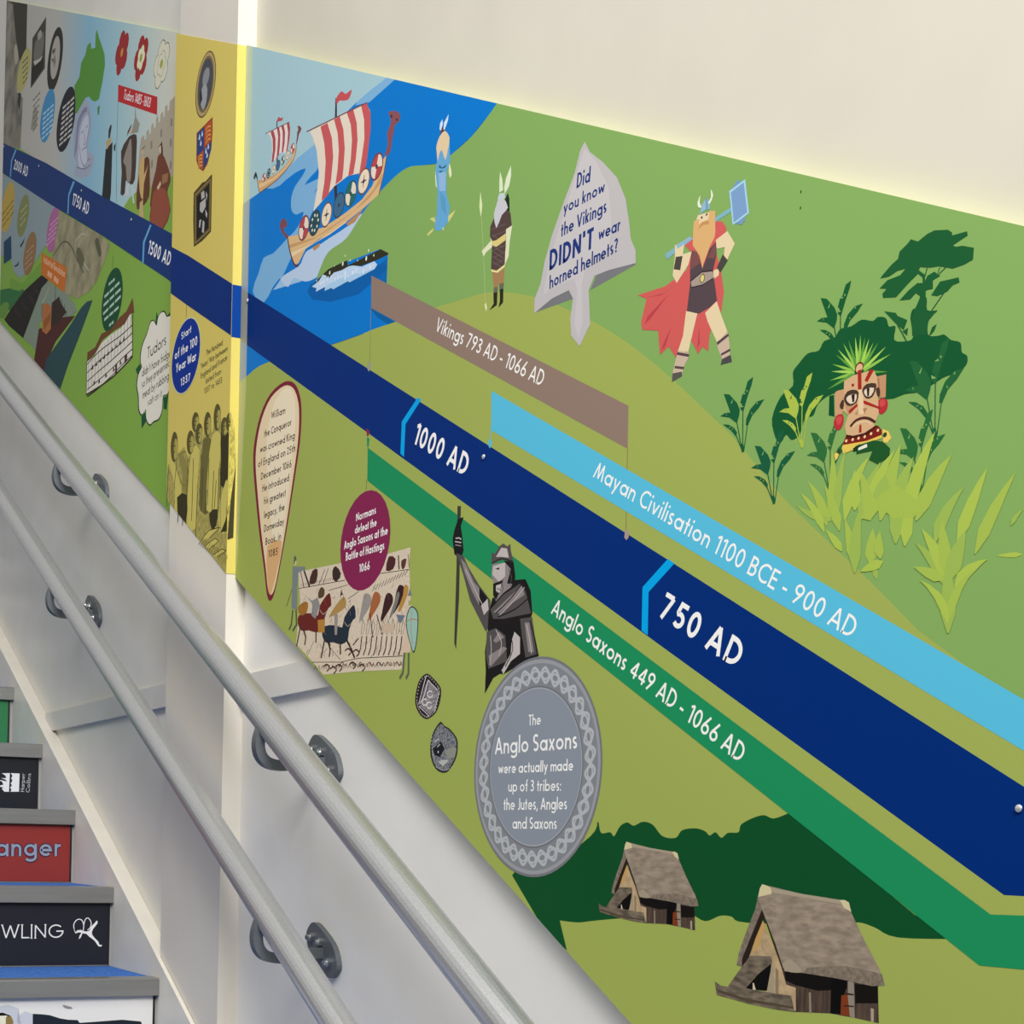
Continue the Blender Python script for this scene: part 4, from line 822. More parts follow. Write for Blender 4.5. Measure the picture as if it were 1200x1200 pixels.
# ============ two ancient coins
SILV = mat('#8a8587', 1, rough=.5, noise=.55, scale=420, name='coin_print'); SILV2 = mat('#74777b', 1, rough=.5, noise=.65, scale=300, name='coin_print_dark')
s = Art('coin', N, MP, 4.2, 'upper dark coin with a square pattern'); crop(480, 780, 65/600)
CP = [(185, 85), (250, 130), (320, 210), (342, 270), (330, 390), (290, 500), (230, 560), (180, 578), (120, 540), (75, 460), (60, 380), (75, 260), (110, 150)]
s.poly('#2d2526', CP, 2)
for i, (x, y) in enumerate(catmull([(200+(x-200)*.86, 340+(y-340)*.9) for x, y in CP], 3)): s.el('#b9b0ae', x, y, 10, .9, 8)
s.poly(SILV, [(195, 150), (310, 270), (270, 480), (210, 540), (110, 430), (150, 280)])
for l in ([(180, 110), (140, 260), (100, 420)], [(200, 170), (160, 320), (115, 410)], [(205, 160), (310, 265)], [(320, 280), (270, 500)], [(105, 440), (215, 545)]): s.ln('#d0c8c6', 1.7, l); s.ln('#1d1718', 1.0, [(x+14, y+6) for x, y in l])
for cx_, cy_ in ((222, 310), (215, 430), (165, 395)): s.ln('#dcd4d2', 1.5, [(cx_+28*cos(k*.7), cy_+34*sin(k*.7)) for k in range(9)])
s.done()
s = Art('coin', N, MP, 4.2, 'lower dark coin with a chipped edge'); crop(480, 780, 65/600)
CP = [(340, 605), (375, 650), (430, 680), (510, 780), (522, 880), (510, 980), (470, 1070), (420, 1140), (370, 1160), (310, 1140), (260, 1080), (228, 980), (225, 870), (245, 750), (290, 660)]
s.poly('#2a2a2c', CP, 2); s.poly(SILV2, [(375+(x-375)*.9, 890+(y-890)*.93) for x, y in CP], 2)
s.poly('#8f9084', [(380, 930), (470, 870), (510, 900), (490, 990), (420, 1010)]); s.poly('#1f2126', [(250, 900), (340, 820), (380, 900), (330, 990), (270, 970)]); s.poly('#b9b9b4', [(310, 1040), (350, 1020), (430, 1020), (360, 1090)]); s.ln('#b9b9b4', 1.6, [(270, 825), (320, 790)]); s.ln('#b9b9b4', 1.4, [(300, 880), (330, 850)]); s.el('#d0d0cc', 310, 935, 12)
for i in range(9): s.el('#b4b2ae', 250-18*sin(i*.38)+i*2, 700+i*38, 9, .9, 8); s.el('#b4b2ae', 290+i*23, 1095+36*sin(i*.4), 9, .9, 8)
s.done()
# ============ thatched huts
THATCH = mat('#938472', 1, rough=.7, noise=.22, scale=170, stretch=(1, .35, 1), name='thatch_print'); TH2 = mat('#7c6f5f', 1, rough=.7, noise=.25, scale=200, name='thatch_shadow_print')
WAT = mat('#6b5f4e', 1, rough=.7, noise=.45, scale=230, stretch=(1, .3, 1), name='wattle_print'); PLK = mat('#4a3a2e', 1, rough=.7, noise=.4, scale=260, stretch=(1, 1, .12), name='plank_print'); DAUB = mat('#b49a74', 1, rough=.7, noise=.18, scale=90, name='daub_print')
def hut(ox, oy, k, label, f):
    s = Art('thatched_hut', N, MP, 4.2, label); crop(ox, oy, k)
    T = lambda L: [f(*p) for p in L]
    s.poly(PLK, T([(475, 640), (830, 690), (1085, 735), (1090, 978), (940, 945), (780, 915), (540, 905), (480, 800)]))
    s.poly('#14110f', T([(480, 640), (890, 695), (885, 760), (700, 770), (560, 735), (485, 700)])); s.poly('#0d0c0c', T([(785, 700), (890, 700), (850, 920), (780, 915)])); s.poly('#17130f', T([(935, 725), (1083, 740), (1085, 850), (940, 850)]))
    s.poly('#8f8676', T([(893, 697), (930, 700), (936, 945), (890, 930)])); s.poly('#7d3a1c', T([(850, 800), (890, 790), (905, 935), (845, 920)])); s.poly('#3d2c22', T([(870, 780), (930, 790), (930, 800), (870, 795)])); s.poly('#3d2c22', T([(865, 860), (930, 865), (930, 875), (865, 870)]))
    s.poly('#8d7f6c', T([(642, 780), (656, 780), (660, 915), (645, 915)])); s.poly('#a79a86', T([(1038, 880), (1058, 885), (1058, 970), (1040, 965)]))
    s.poly(DAUB, T([(345, 310), (480, 640), (500, 730), (560, 750), (560, 900), (380, 800), (260, 560)])); s.poly('#c49a5c', T([(350, 320), (365, 350), (320, 490), (280, 540), (300, 440)])); s.poly('#8d7a60', T([(430, 620), (450, 640), (450, 790), (430, 790)]))
    s.poly(TH2, T([(325, 130), (345, 255), (215, 615), (182, 605), (195, 530), (240, 400), (300, 250)])); s.poly('#2c211a', T([(342, 255), (358, 300), (300, 440), (260, 560), (215, 615), (218, 560)])); s.poly('#3a2c22', T([(342, 255), (365, 285), (490, 640), (500, 735), (475, 640)]))
    s.poly(THATCH, T([(345, 88), (370, 95), (600, 150), (860, 190), (895, 200), (915, 270), (1000, 450), (1090, 620), (1130, 735), (1050, 740), (820, 690), (600, 655), (490, 645), (475, 610), (430, 470), (345, 250), (320, 170), (330, 115)]))
    s.poly(TH2, T([(640, 620), (880, 610), (1110, 660), (1130, 735), (1050, 740), (820, 690), (600, 655)])); s.poly('#d2c69a', T([(330, 115), (345, 88), (370, 95), (410, 115), (405, 150), (320, 170)])); s.poly('#d2c69a', T([(840, 190), (870, 188), (900, 205), (915, 265), (870, 240)])); s.poly('#a89b84', T([(400, 110), (600, 150), (840, 190), (850, 215), (600, 172), (405, 140)]))
    s.poly('#a39680', T([(480, 590), (530, 570), (600, 640), (570, 655), (490, 640)]), 2)
    s.poly('#0f0d0c', T([(405, 590), (400, 640), (375, 770), (240, 755), (330, 650)])); s.poly(WAT, T([(270, 545), (405, 550), (410, 590), (300, 680), (240, 755), (120, 750), (190, 650)])); s.poly('#a3957c', T([(405, 590), (420, 620), (420, 790), (385, 780)])); s.poly('#d2c4a8', T([(285, 720), (292, 720), (305, 765), (285, 765)]))
    s.poly(WAT, T([(42, 708), (80, 735), (130, 745), (250, 755), (420, 785), (530, 800), (555, 905), (440, 890), (250, 850), (110, 810), (55, 795)])); s.poly('#544839', T([(60, 760), (250, 820), (540, 870), (545, 885), (250, 840), (60, 780)]))
    s.done()
hut(830, 1020, 220/1200, 'larger thatched hut lower right', lambda x, y: (x, y))
hut(690, 970, 140/1200, 'smaller thatched hut beside the trees', lambda x, y: (100+(x-42)*(1105-100)/(1130-42), 140+(y-88)*(1030-140)/(978-88)+(0 if x < 500 else 0)))
# ============ yellow panel on the pilaster
Y = PP['o']
# return of the board round the corner, same print in paler colours that stand in for stronger light
def ret(name, col, z0, z1, lv, label=None, cols=None):
    y = Y_C - .0012 - .0003*lv
    x0, x1 = D_PIL-.0008, D_MAIN-.0004
    return link(name, [(x0, y, z0), (x1, y, z0), (x1, y, z1), (x0, y, z1)], [(0, 1, 2, 3)], mat(col, 1.0, rough=.55, spec=.06), Y, None, label)
zt, zb = pq[1][1], pq[2][1]
b = bmesh.new(); boxm(b, D_PIL-.0008, D_MAIN-.0006, Y_C-.0012, Y_C-.0001, zb, zt); bm_link('board_return', b, mat('#dccb6c', 1, rough=.55, spec=.06), Y, 'yellow return of the board round the corner')
a = Art('timeline_band', Y, PP, 2, 'deep blue timeline band'); crop(180, 300, .125)
a.poly(NAVY, [(165, -90), (170, -85), (330, 0), (738, 262), (728, 750), (735, 752), (300, 450), (165, 352), (150, 340), (150, -100)])
a.done(); yb = child('timeline_band')
a.D = D_PIL-.0016; zb1, zb0 = on_wall(272.3, 333, a.D)[1], on_wall(271, 394.5, a.D)[1]
ret('band_return_lit', '#0a4092', zb0, zb1, 1)  # same band, its blue lightened as if catching the light
crop(195, 350, 90/831)
a = Art('round_caption', Y, PP, 3, 'blue oval caption with a pale rim')
a.ln('#3a4060', .9, [(218, 70), (212, 215)])
cy, cz, ry, rz = a.egg('#cfd0a8', (52, 690), (372, 470), (275, 197), (160, 1038)); a.addw('#06318e', [(cy+ry*.955*cos(i*pi/20), cz+rz*.965*sin(i*pi/20)) for i in range(40)])
a.done(); rc = child('round_caption'); a = Art('lettering', rc, PP, 4)
for t, x0, y0, x1, y1, cp in (('Start', 160, 448, 268, 362, 78), ('of the 100', 88, 662, 332, 498, 95), ('Year War', 102, 805, 320, 662, 95), ('1337', 152, 952, 258, 882, 82)): a.txt(WHITE, t, x0, y0, x1, y1, cp, .17)
a.done()
a = Art('lettering', Y, PP, 3, 'small dark caption about a long war')
for t, x0, y0, x1, y1 in (('The Hundred', 428, 618, 607, 500), ("Years' War between", 370, 762, 660, 562), ('England and France', 370, 866, 655, 660), ('lasted from', 424, 920, 588, 812), ('1337 to 1453', 408, 1032, 600, 905)): a.txt('#4a4630', t, x0, y0, x1, y1, 60, .12)
a.done()
crop(200, 50, .2)
a = Art('portrait', Y, PP, 3, 'oval gilt framed portrait photograph')
PHOT = mat('#6f7074', 1, rough=.5, noise=.6, scale=60, name='portrait_print')
cy, cz, ry, rz = a.egg('#6b5a34', (144, 330), (266, 120), (225, 46), (180, 440))
e = lambda f, g=None: [(cy+ry*f*cos(i*pi/18), cz+rz*(g or f)*sin(i*pi/18)) for i in range(36)]
a.addw('#b39a68', e(.93, .96)); a.addw('#7a6845', e(.8, .86)); a.addw('#4a4c52', e(.72, .78)); a.addw('#8a8c90', [(cy+ry*.35*cos(i*.35)-.002, cz+rz*(.22+.28*sin(i*.35))) for i in range(18)])
a.poly('#9b9da0', [(175, 290), (200, 240), (215, 270), (208, 350), (190, 395), (175, 360)], 2); a.poly('#2c2e33', [(170, 300), (180, 270), (185, 330), (172, 370)])
a.done()
a = Art('heraldic_shield', Y, PP, 3, 'quartered red and blue heraldic shield')
a.poly('#8a3a26', [(152, 530), (245, 435), (245, 520), (238, 620), (215, 710), (190, 752), (165, 735), (150, 690)]); a.poly('#27417f', [(156, 532), (196, 492), (192, 625), (154, 668)]); a.poly('#27417f', [(194, 625), (240, 575), (234, 630), (214, 700), (190, 740)]); a.poly('#b4502e', [(199, 490), (242, 446), (242, 520), (238, 570), (197, 615)]); a.poly('#b4502e', [(154, 668), (192, 630), (188, 745), (167, 730)])
for x, y in ((168, 550), (184, 530), (176, 585), (206, 630), (220, 605), (213, 655)): a.poly('#c3cdd6', [(x-5, y+16), (x, y-18), (x+6, y+8), (x, y+22)])
for i in range(4): a.ln('#d9a14a', 1.6, [(205, 515+i*26), (218, 492+i*25), (234, 490+i*24)], 2); a.ln('#d9a14a', 1.6, [(160, 685+i*18), (172, 660+i*20), (185, 660+i*20)], 2)
a.done()
a = Art('framed_picture', Y, PP, 3, 'dark picture in a gilt frame')
a.poly('#4a3f22', [(135, 880), (185, 820), (205, 812), (242, 770), (240, 880), (236, 1105), (185, 1160), (136, 1195), (132, 1040)]); a.poly('#8c7a48', [(142, 888), (236, 792), (230, 1100), (142, 1182)]); a.poly('#5c4d2b', [(147, 895), (231, 806), (226, 1094), (147, 1170)]); a.poly('#1d1b1a', [(152, 905), (226, 825), (221, 1085), (152, 1158)])
for p in ([(178, 880), (195, 865), (200, 905), (180, 920)], [(172, 940), (205, 910), (205, 960), (185, 1000), (170, 985)], [(203, 975), (215, 1000), (212, 1030), (204, 1010)], [(168, 1040), (180, 1035), (172, 1085), (165, 1080)], [(188, 1040), (198, 1050), (195, 1115), (182, 1110)], [(205, 870), (215, 890), (210, 930)]): a.poly('#b3aeaa', p)
a.done()
# group of robed figures, drawn in brown ink, carried round the corner
crop(190, 460, 100/545)
a = Art('engraved_crowd', Y, PP, 3, 'ink engraving of a crowd of robed figures and soldiers')
IN, SH, LI, MDD = '#3c371f', '#6f6938', '#cfc266', '#948a48'
ENG = mat('#a89c4e', 1, rough=.5, noise=.42, scale=300, stretch=(1, 1, .3), name='engraving_print')
a.poly(ENG, [(35, 470), (60, 420), (110, 380), (140, 345), (165, 420), (190, 330), (205, 240), (240, 200), (260, 300), (290, 130), (320, 260), (350, 90), (380, 200), (410, 160), (440, 130), (430, 780), (410, 1160), (300, 1050), (240, 970), (165, 880), (60, 790), (25, 720)])
for x0, y0, x1, y1, wd, c in ((55, 430, 100, 780, 34, LI), (120, 400, 150, 640, 40, MDD), (215, 360, 190, 860, 50, LI), (290, 300, 275, 760, 56, SH), (350, 270, 320, 760, 60, LI), (400, 250, 400, 600, 50, IN), (425, 560, 385, 890, 36, LI)):
    a.poly(c, [(x0-wd/2, y0), (x0+wd/2, y0+8), (x1+wd*.62, (y0+y1)/2), (x1+wd*.55, y1), (x1-wd*.6, y1-10), (x1-wd*.5, (y0+y1)/2)], 2)
for x, y, hh, c in ((78, 350, 95, SH), (213, 190, 62, SH), (236, 265, 66, MDD), (290, 205, 78, SH), (352, 160, 85, MDD), (397, 220, 60, SH), (180, 320, 75, SH), (430, 190, 60, MDD)):
    a.poly('#5b552c', [(x-6, y-hh), (x+14, y-hh*.9), (x+22, y-hh*.2), (x+16, y+hh*.7), (x-4, y+hh), (x-20, y+hh*.6), (x-22, y-hh*.3)], 3); a.poly('#b3a857', [(x+2, y-hh*.5), (x+15, y-hh*.55), (x+21, y-hh*.1), (x+15, y+hh*.65), (x, y+hh*.8), (x-4, y)], 3); a.ln(IN, 1.0, [(x+2, y-hh*.5), (x+4, y), (x+1, y+hh*.3)])
    a.ln(IN, 1.1, [(x-10, y-hh*.05), (x+6, y-hh*.12)]); a.ln(IN, 1.1, [(x-6, y+hh*.35), (x+4, y+hh*.3)])
for x, y, L in ((40, 480, 250), (90, 470, 120), (165, 430, 300), (200, 420, 400), (250, 400, 330), (262, 480, 270), (300, 420, 300), (330, 500, 260), (365, 480, 280), (380, 420, 250), (110, 660, 170), (140, 660, 190), (225, 640, 280), (285, 620, 150), (345, 560, 180), (405, 330, 190)): a.ln(IN, 1.6, [(x, y), (x-6, y+L*.5), (x-12, y+L)], 3)
a.poly(IN, [(95, 670), (160, 655), (150, 850), (110, 830)], 2); a.poly(IN, [(300, 770), (355, 745), (345, 850), (315, 870)], 2); a.poly(IN, [(375, 420), (440, 380), (435, 460), (410, 530), (385, 510)]); a.poly(IN, [(375, 890), (430, 750), (440, 870), (400, 890)])
a.ln('#7a7138', 1.2, [(105, 400), (90, 480), (140, 600), (165, 500), (150, 380), (105, 400)], 3); a.ln(IN, 1.0, [(420, 560), (380, 560), (372, 700), (378, 900), (428, 720)], 3)
for p in ([(250, 940), (300, 880), (370, 860), (300, 930)], [(270, 980), (340, 930), (360, 950), (300, 1000)], [(320, 1040), (380, 1000), (410, 1010), (350, 1050)]): a.poly(LI, p); a.ln(IN, 1.0, p)
for i in range(14): a.ln(SH, .9, [(230+i*13, 970+i*10), (262+i*12, 930+i*8)])
a.done()
Rm = mat('#b9ac54', 1, rough=.5, noise=.35, scale=300, stretch=(1, 1, .4), name='engraving_return_print'); z0 = on_wall(268, 600, D_PIL)[1]; z1 = on_wall(270, 480, D_PIL)[1]
y = Y_C-.002
link('engraving_return', [(D_PIL-.0006, y, z0-.05), (D_PIL+.012, y, z0-.01), (D_PIL+.013, y, z1-.09), (D_PIL+.009, y, z1-.03), (D_PIL-.0006, y, z1)], [(0, 1, 2, 3, 4)], Rm, Y)
link('engraving_return', [(D_PIL-.0006, y-.0003, z0-.05), (D_PIL+.011, y-.0003, z0-.045), (D_PIL+.013, y-.0003, z0+.09), (D_PIL+.004, y-.0003, z0+.02)], [(0, 1, 2, 3)], mat('#3c381f', 1), Y)

# ============ far panel
LO = LP['o']
FOG = mat('#a9a69b', LP['g'], rough=.45, noise=.06, scale=5, name='faded_sky_print')
def grad(name, cols, y0, y1, g):
    m = bpy.data.materials.new(name); m.use_nodes = True; nt = m.node_tree; bb = nt.nodes['Principled BSDF']; bb.inputs['Roughness'].default_value = .42
    g_ = nt.nodes.new('ShaderNodeTexCoord'); sx = nt.nodes.new('ShaderNodeSeparateXYZ'); mr = nt.nodes.new('ShaderNodeMapRange'); cr = nt.nodes.new('ShaderNodeValToRGB')
    nt.links.new(g_.outputs['Object'], sx.inputs[0]); nt.links.new(sx.outputs['Y'], mr.inputs['Value'])
    oy = LO.location.y; mr.inputs['From Min'].default_value = y0-oy; mr.inputs['From Max'].default_value = y1-oy
    nt.links.new(mr.outputs[0], cr.inputs[0]); nt.links.new(cr.outputs[0], bb.inputs['Base Color'])
    for i, (p, c) in enumerate(cols):
        el = cr.color_ramp.elements[i] if i < 2 else cr.color_ramp.elements.new(p)
        el.position = p; el.color = rgb(c, g)
    return m
yl = lambda x, y=150: on_wall(x, y, D_LEFT)[0]
SKY = grad('printed_sky_blend', [(0, '#a3a197'), (1, '#c9c6b2'), (.30, '#a9a8a0'), (.52, '#6fa9c4'), (.70, '#8fb9c4')], yl(20), yl(208), LP['g'])
a = Art('sky', LO, LP, 1, 'grey to blue printed sky'); crop(0, 0, 1)
a.poly(SKY, [(0, -5), (216, 35), (204, 285), (130, 240), (0, 160)]); a.done()
WARM = mat('#6f6a5c', LP['g'], rough=.5, noise=.5, scale=16, name='old_photo_print')
a = Art('old_photograph', LO, LP, 1.5, 'brown old photograph at the far edge'); crop(0, 0, .1)
a.poly(WARM, [(60, -10), (320, 40), (310, 560), (230, 800), (200, 1080), (270, 1150), (250, 1500), (240, 1740), (20, 1700)]); a.poly('#3a372f', [(90, 20), (320, 40), (305, 580), (230, 720), (185, 440), (150, 50)]); a.poly('#a9a28e', [(165, 560), (195, 520), (215, 680), (180, 760)], 2); a.poly('#35312a', [(215, 1080), (250, 1100), (230, 1300), (205, 1200)]); a.done()
def lines(s, c, L, wd): 
    for (x0, y0), (x1, y1) in L:                  # lines of print too small to read: word-length dashes
        cuts = [0, .3, .36, .62, .68, 1] if abs(x1-x0) > 60 else [0, .45, .55, 1]
        for u, v in zip(cuts[::2], cuts[1::2]): s.ln(c, wd, [(x0+(x1-x0)*u, y0+(y1-y0)*u), (x0+(x1-x0)*v, y0+(y1-y0)*v)])
def oval(name, label, col, l, r, t, b, lv, txtc=None, rows=(), wd=.9):
    s = Art(name, LO, LP, lv, label); s.egg(col, l, r, t, b); s.done(); o = child(name)
    if txtc:
        q = Art('lettering', o, LP, lv+.4); lines(q, txtc, rows, wd); q.done()
    return o
crop(0, 0, .1)
oval('round_caption', 'pale yellow oval caption beside the photograph', '#aca769', (200, 900), (362, 700), (330, 560), (250, 1085), 2, '#4a4632', [[(260+i*2, 740+i*60), (330-i*2, 665+i*60)] for i in range(5)], 1.6)
a = Art('framed_picture', LO, LP, 2, 'dark slanted picture of a seated man'); a.poly('#3f3e38', [(380, 450), (540, 195), (525, 800), (358, 1040)]); a.poly('#6d6b62', [(410, 500), (510, 370), (500, 620), (400, 740)], 2); a.poly('#9a988e', [(440, 400), (480, 350), (490, 420), (450, 470)], 2); a.poly('#b4b2a8', [(390, 720), (460, 690), (500, 640), (470, 730), (410, 770)]); a.poly('#24231f', [(370, 800), (510, 680), (505, 800), (365, 1000)]); a.done()
o = oval('portrait', 'black rimmed oval portrait of a lined face', '#2b2a27', (552, 850), (740, 480), (690, 315), (600, 1070), 2)
q = Art('face', o, LP, 2.4); q.egg('#a5a298', (590, 790), (704, 530), (672, 420), (612, 930)); q.poly('#55534c', [(610, 590), (650, 560), (645, 610), (615, 640)]); q.poly('#6d6a62', [(600, 690), (640, 680), (620, 740)]); q.poly('#77746b', [(640, 620), (655, 720), (635, 800), (625, 720)]); q.done()
oval('round_caption', 'sky blue oval caption under the portrait', '#3f86b4', (468, 1480), (645, 1230), (600, 1040), (512, 1672), 2.2, '#a4c4d6', [[(505+i*-3, 1340+i*58), (630-i*4, 1225+i*58)] for i in range(6)], 2.2)
oval('round_caption', 'black oval caption left of the land map', '#22232c', (662, 1520), (890, 1220), (830, 1013), (722, 1782), 2.2, '#b5b3ae', [[(735-i*6, 1270+i*62), (870-i*5, 1140+i*62)] for i in range(8)], 2.6)
a = Art('round_caption', LO, LP, 2, 'grey caption with faded text'); a.poly('#8f8c80', [(360, 1500), (400, 1250), (440, 1300), (420, 1500), (380, 1520)], 2); lines(a, '#57544a', [[(385, 1180+i*72), (470-i*6, 1080+i*74)] for i in range(6)], 1.6); a.done()
a = Art('land_map', LO, LP, 2.4, 'green land map silhouette'); crop(60, 0, .1)
a.poly('#528a37', [(270, 1010), (330, 900), (350, 740), (400, 640), (420, 540), (460, 490), (470, 570), (515, 560), (520, 400), (535, 345), (560, 440), (600, 560), (625, 640), (630, 760), (600, 960), (575, 1080), (560, 1160), (520, 1190), (480, 1180), (440, 1130), (400, 1150), (350, 1240), (300, 1330), (280, 1330), (285, 1180)]); a.poly('#4c7d3a', [(540, 1260), (570, 1230), (560, 1340), (545, 1350)]); a.done()
a = Art('figure', LO, LP, 2.6, 'pale lilac drawing of a long haired man'); crop(0, 100, .1)
a.poly('#9ba1b4', [(880, 400), (960, 240), (1020, 160), (1060, 300), (1065, 480), (1040, 640), (1030, 760), (1105, 840), (1060, 1020), (1010, 1080), (870, 1060), (900, 900), (860, 820)], 2); a.poly('#b7bccb', [(960, 440), (1030, 340), (1040, 480), (1010, 680), (1020, 880), (950, 980), (915, 880), (930, 640)], 2); a.poly('#7d8398', [(905, 420), (960, 300), (1000, 250), (1030, 270), (960, 380), (920, 520), (900, 760), (870, 860)])
for p in ([(1035, 300), (1052, 480), (1020, 640), (1010, 740)], [(905, 500), (890, 700), (880, 850)], [(950, 560), (985, 530)], [(1005, 500), (1030, 470)], [(985, 560), (1000, 680), (980, 690)], [(960, 760), (1010, 720)], [(930, 700), (955, 900), (1000, 950)], [(900, 960), (990, 980), (1060, 930)], [(1020, 880), (1060, 860)], [(925, 420), (970, 310), (1020, 300)]): a.ln('#6f7489', 1.2, p, 3)
a.done()
# roses
def rose(x, y, ry, c1, c2, c3, label, lv=2.6):
    s = Art('rose', LO, LP, lv, label); Yc, Zc = s.P(x, y); r = abs(Zc-s.P(x, y-ry)[1])
    pet = lambda R, c, f, ph=0, oc=None: [s.addw(c, [(Yc+R*cos(ph+i*2*pi/5)+f*cos(k*pi/5), Zc+R*sin(ph+i*2*pi/5)+f*sin(k*pi/5)) for k in range(10)]) for i in range(5)]
    if c1 == c2: pet(r*.55, '#3c4436', r*.52, .3)
    pet(r*.55, c1, r*.48, .3); s.addw(c1, [(Yc+r*.7*cos(k*.5), Zc+r*.7*sin(k*.5)) for k in range(13)])
    if c2: pet(r*.30, '#7c8a62', r*.285, .95); pet(r*.30, c2, r*.25, .95)
    s.addw(c3, [(Yc+r*.2*cos(k*.6), Zc+r*.2*sin(k*.6)) for k in range(10)]); s.done()
crop(110, 20, .1)
rose(328, 415, 235, '#93292c', None, '#b98a3c', 'red rose emblem, leftmost of the three')
rose(552, 478, 240, '#93292c', '#d8d4b6', '#93983c', 'red and white rose emblem, middle of the three')
rose(792, 548, 250, '#ccc9b4', '#ccc9b4', '#93983c', 'white rose emblem, rightmost of the three')
a = Art('timeline_bar', LO, LP, 2.8, 'red timeline bar'); a.poly('#b0272b', [(285, 792), (745, 935), (740, 1145), (282, 990)]); a.ln('#3b4548', .8, [(283, 980), (268, 1500), (262, 2170)]); a.ln('#6b6250', .8, [(740, 1140), (735, 1400)]); a.done(); rb = child('timeline_bar')
a = Art('lettering', rb, LP, 3.2); a.txt(WHITE, 'Tudors 1485 -1603', 345, 960, 655, 1062, 100, .13); a.done()
a = Art('castle', LO, LP, 2.0, 'grey crenellated castle wall'); crop(110, 130, .125)
a.poly('#a39a88', [(430, 330), (445, 250), (470, 225), (475, 275), (490, 260), (492, 195), (515, 170), (520, 225), (535, 205), (538, 135), (560, 110), (562, 170), (580, 150), (582, 70), (605, 50), (606, 115), (622, 95), (625, 30), (650, 5), (652, 65), (664, 45), (668, -40), (690, -60), (692, 5), (706, -10), (712, -90), (770, -150), (760, 700), (400, 760)])
for x, y in ((540, 320), (632, 210), (727, 110), (722, 300), (640, 380), (720, 510), (545, 500)): a.poly('#80786a', [(x-8, y-30), (x+8, y-45), (x+8, y+25), (x-8, y+42)])
a.done()
a = Art('green_lawn', LO, LP, 2.2); a.poly('#7ea244', [(280, 900), (330, 820), (420, 740), (520, 720), (640, 680), (735, 610), (765, 600), (750, 1200), (600, 1120)]); a.done()
a = Art('spire', LO, LP, 2.3, 'grey church spire'); a.poly('#8c8a7e', [(388, -60), (396, 60), (430, 120), (412, 200), (350, 210), (375, 110), (384, 60)]); a.done()
def tudor(label, L):
    s = Art('figure', LO, LP, 2.8, label)
    for c, p in L: s.poly(c, p, 2 if len(p) > 5 else 0)
    s.done()
tudor('tall figure in a black gown', [('#26282a', [(110, 360), (175, 290), (160, 770), (148, 860), (75, 815)]), ('#b49a6a', [(112, 290), (160, 245), (165, 285), (120, 365)]), ('#2a2422', [(155, 130), (168, 135), (150, 250), (135, 260), (138, 180)]), ('#2f3438', [(185, 330), (205, 300), (200, 370), (188, 380)])])
tudor('broad figure in a dark brown furred coat', [('#453630', [(255, 380), (310, 270), (345, 230), (400, 225), (400, 380), (385, 640), (345, 690), (300, 650), (290, 770), (250, 780), (262, 580)]), ('#8a8278', [(320, 320), (350, 260), (355, 460), (345, 650), (310, 660), (300, 520), (275, 470)]), ('#3a2d2a', [(355, 120), (350, 150), (310, 240), (318, 190)]), ('#c6a88c', [(345, 160), (358, 185), (345, 220), (330, 215)]), ('#bcc4c8', [(305, 690), (340, 680), (320, 800), (290, 800)]), ('#bcc4c8', [(350, 690), (365, 690), (380, 870), (365, 860)])])
tudor('figure in a gold and brown cloak', [('#5d3826', [(480, 440), (520, 450), (525, 600), (520, 800), (465, 890), (440, 900), (405, 925), (400, 780), (430, 560)]), ('#c0a066', [(445, 450), (475, 430), (470, 600), (510, 500), (470, 680), (460, 830), (430, 760), (425, 560)]), ('#c0a486', [(445, 360), (470, 340), (462, 410), (445, 400)]), ('#4a3826', [(440, 380), (482, 315), (470, 350)]), ('#b8a070', [(430, 860), (460, 830), (465, 1020), (425, 1000)])])
tudor('figure in a wide russet gown', [('#6b3a2b', [(600, 430), (640, 400), (680, 480), (718, 600), (715, 680), (690, 760), (720, 930), (650, 1110), (525, 1080), (535, 900), (525, 900), (545, 700), (580, 560)]), ('#8a4a36', [(560, 760), (640, 720), (690, 780), (712, 940), (640, 1100), (535, 1075), (540, 920)]), ('#c9ab90', [(610, 330), (632, 310), (632, 390), (615, 385)]), ('#3f2922', [(600, 350), (640, 285), (648, 410), (632, 405), (630, 320)]), ('#8f6844', [(640, 600), (700, 580), (690, 660), (640, 690)]), ('#c9ab90', [(590, 720), (625, 655), (630, 690), (605, 740)])])
# lower far panel
crop(0, 200, .1)
a = Art('pale_sea', LO, LP, 1, 'pale blue printed water'); a.poly('#86979a', [(0, 20), (560, 330), (700, 480), (620, 760), (480, 960), (330, 1180), (230, 1260), (160, 1180), (120, 1000), (0, 1000)]); a.done()
oval('round_caption', 'amber oval caption at the far edge', '#b59a48', (10, 600), (172, 300), (140, 130), (60, 725), 2, '#5d5228', [[(25, 520+i*70), (160, 340+i*70)] for i in range(3)], 1.4)
oval('round_caption', 'olive oval caption', '#7c8150', (200, 640), (342, 420), (300, 278), (235, 778), 2, '#aeae88', [[(240, 490+i*80), (320-i*10, 400+i*80)] for i in range(3)], 1.6)
oval('round_caption', 'tan oval caption', '#8a6a47', (272, 1060), (428, 860), (375, 715), (320, 1225), 2, '#ab8f70', [[(310-i*8, 960+i*70), (395-i*8, 870+i*70)] for i in range(4)], 1.6)
oval('round_caption', 'pink oval caption', '#a3618f', (545, 820), (705, 560), (660, 420), (580, 960), 2, '#c795b8', [[(590-i*12, 640+i*60), (690-i*12, 540+i*60)] for i in range(5)], 1.8)
MAP = mat('#86805f', LP['g'], rough=.5, noise=.28, scale=22, name='old_map_print')
a = Art('old_map', LO, LP, 1.2, 'sepia old map with winding paths'); a.poly(MAP, [(690, 470), (1190, 760), (1290, 870), (1230, 1040), (1130, 1300), (1040, 1420), (900, 1500), (760, 1440), (690, 1250), (600, 1060), (640, 880)])
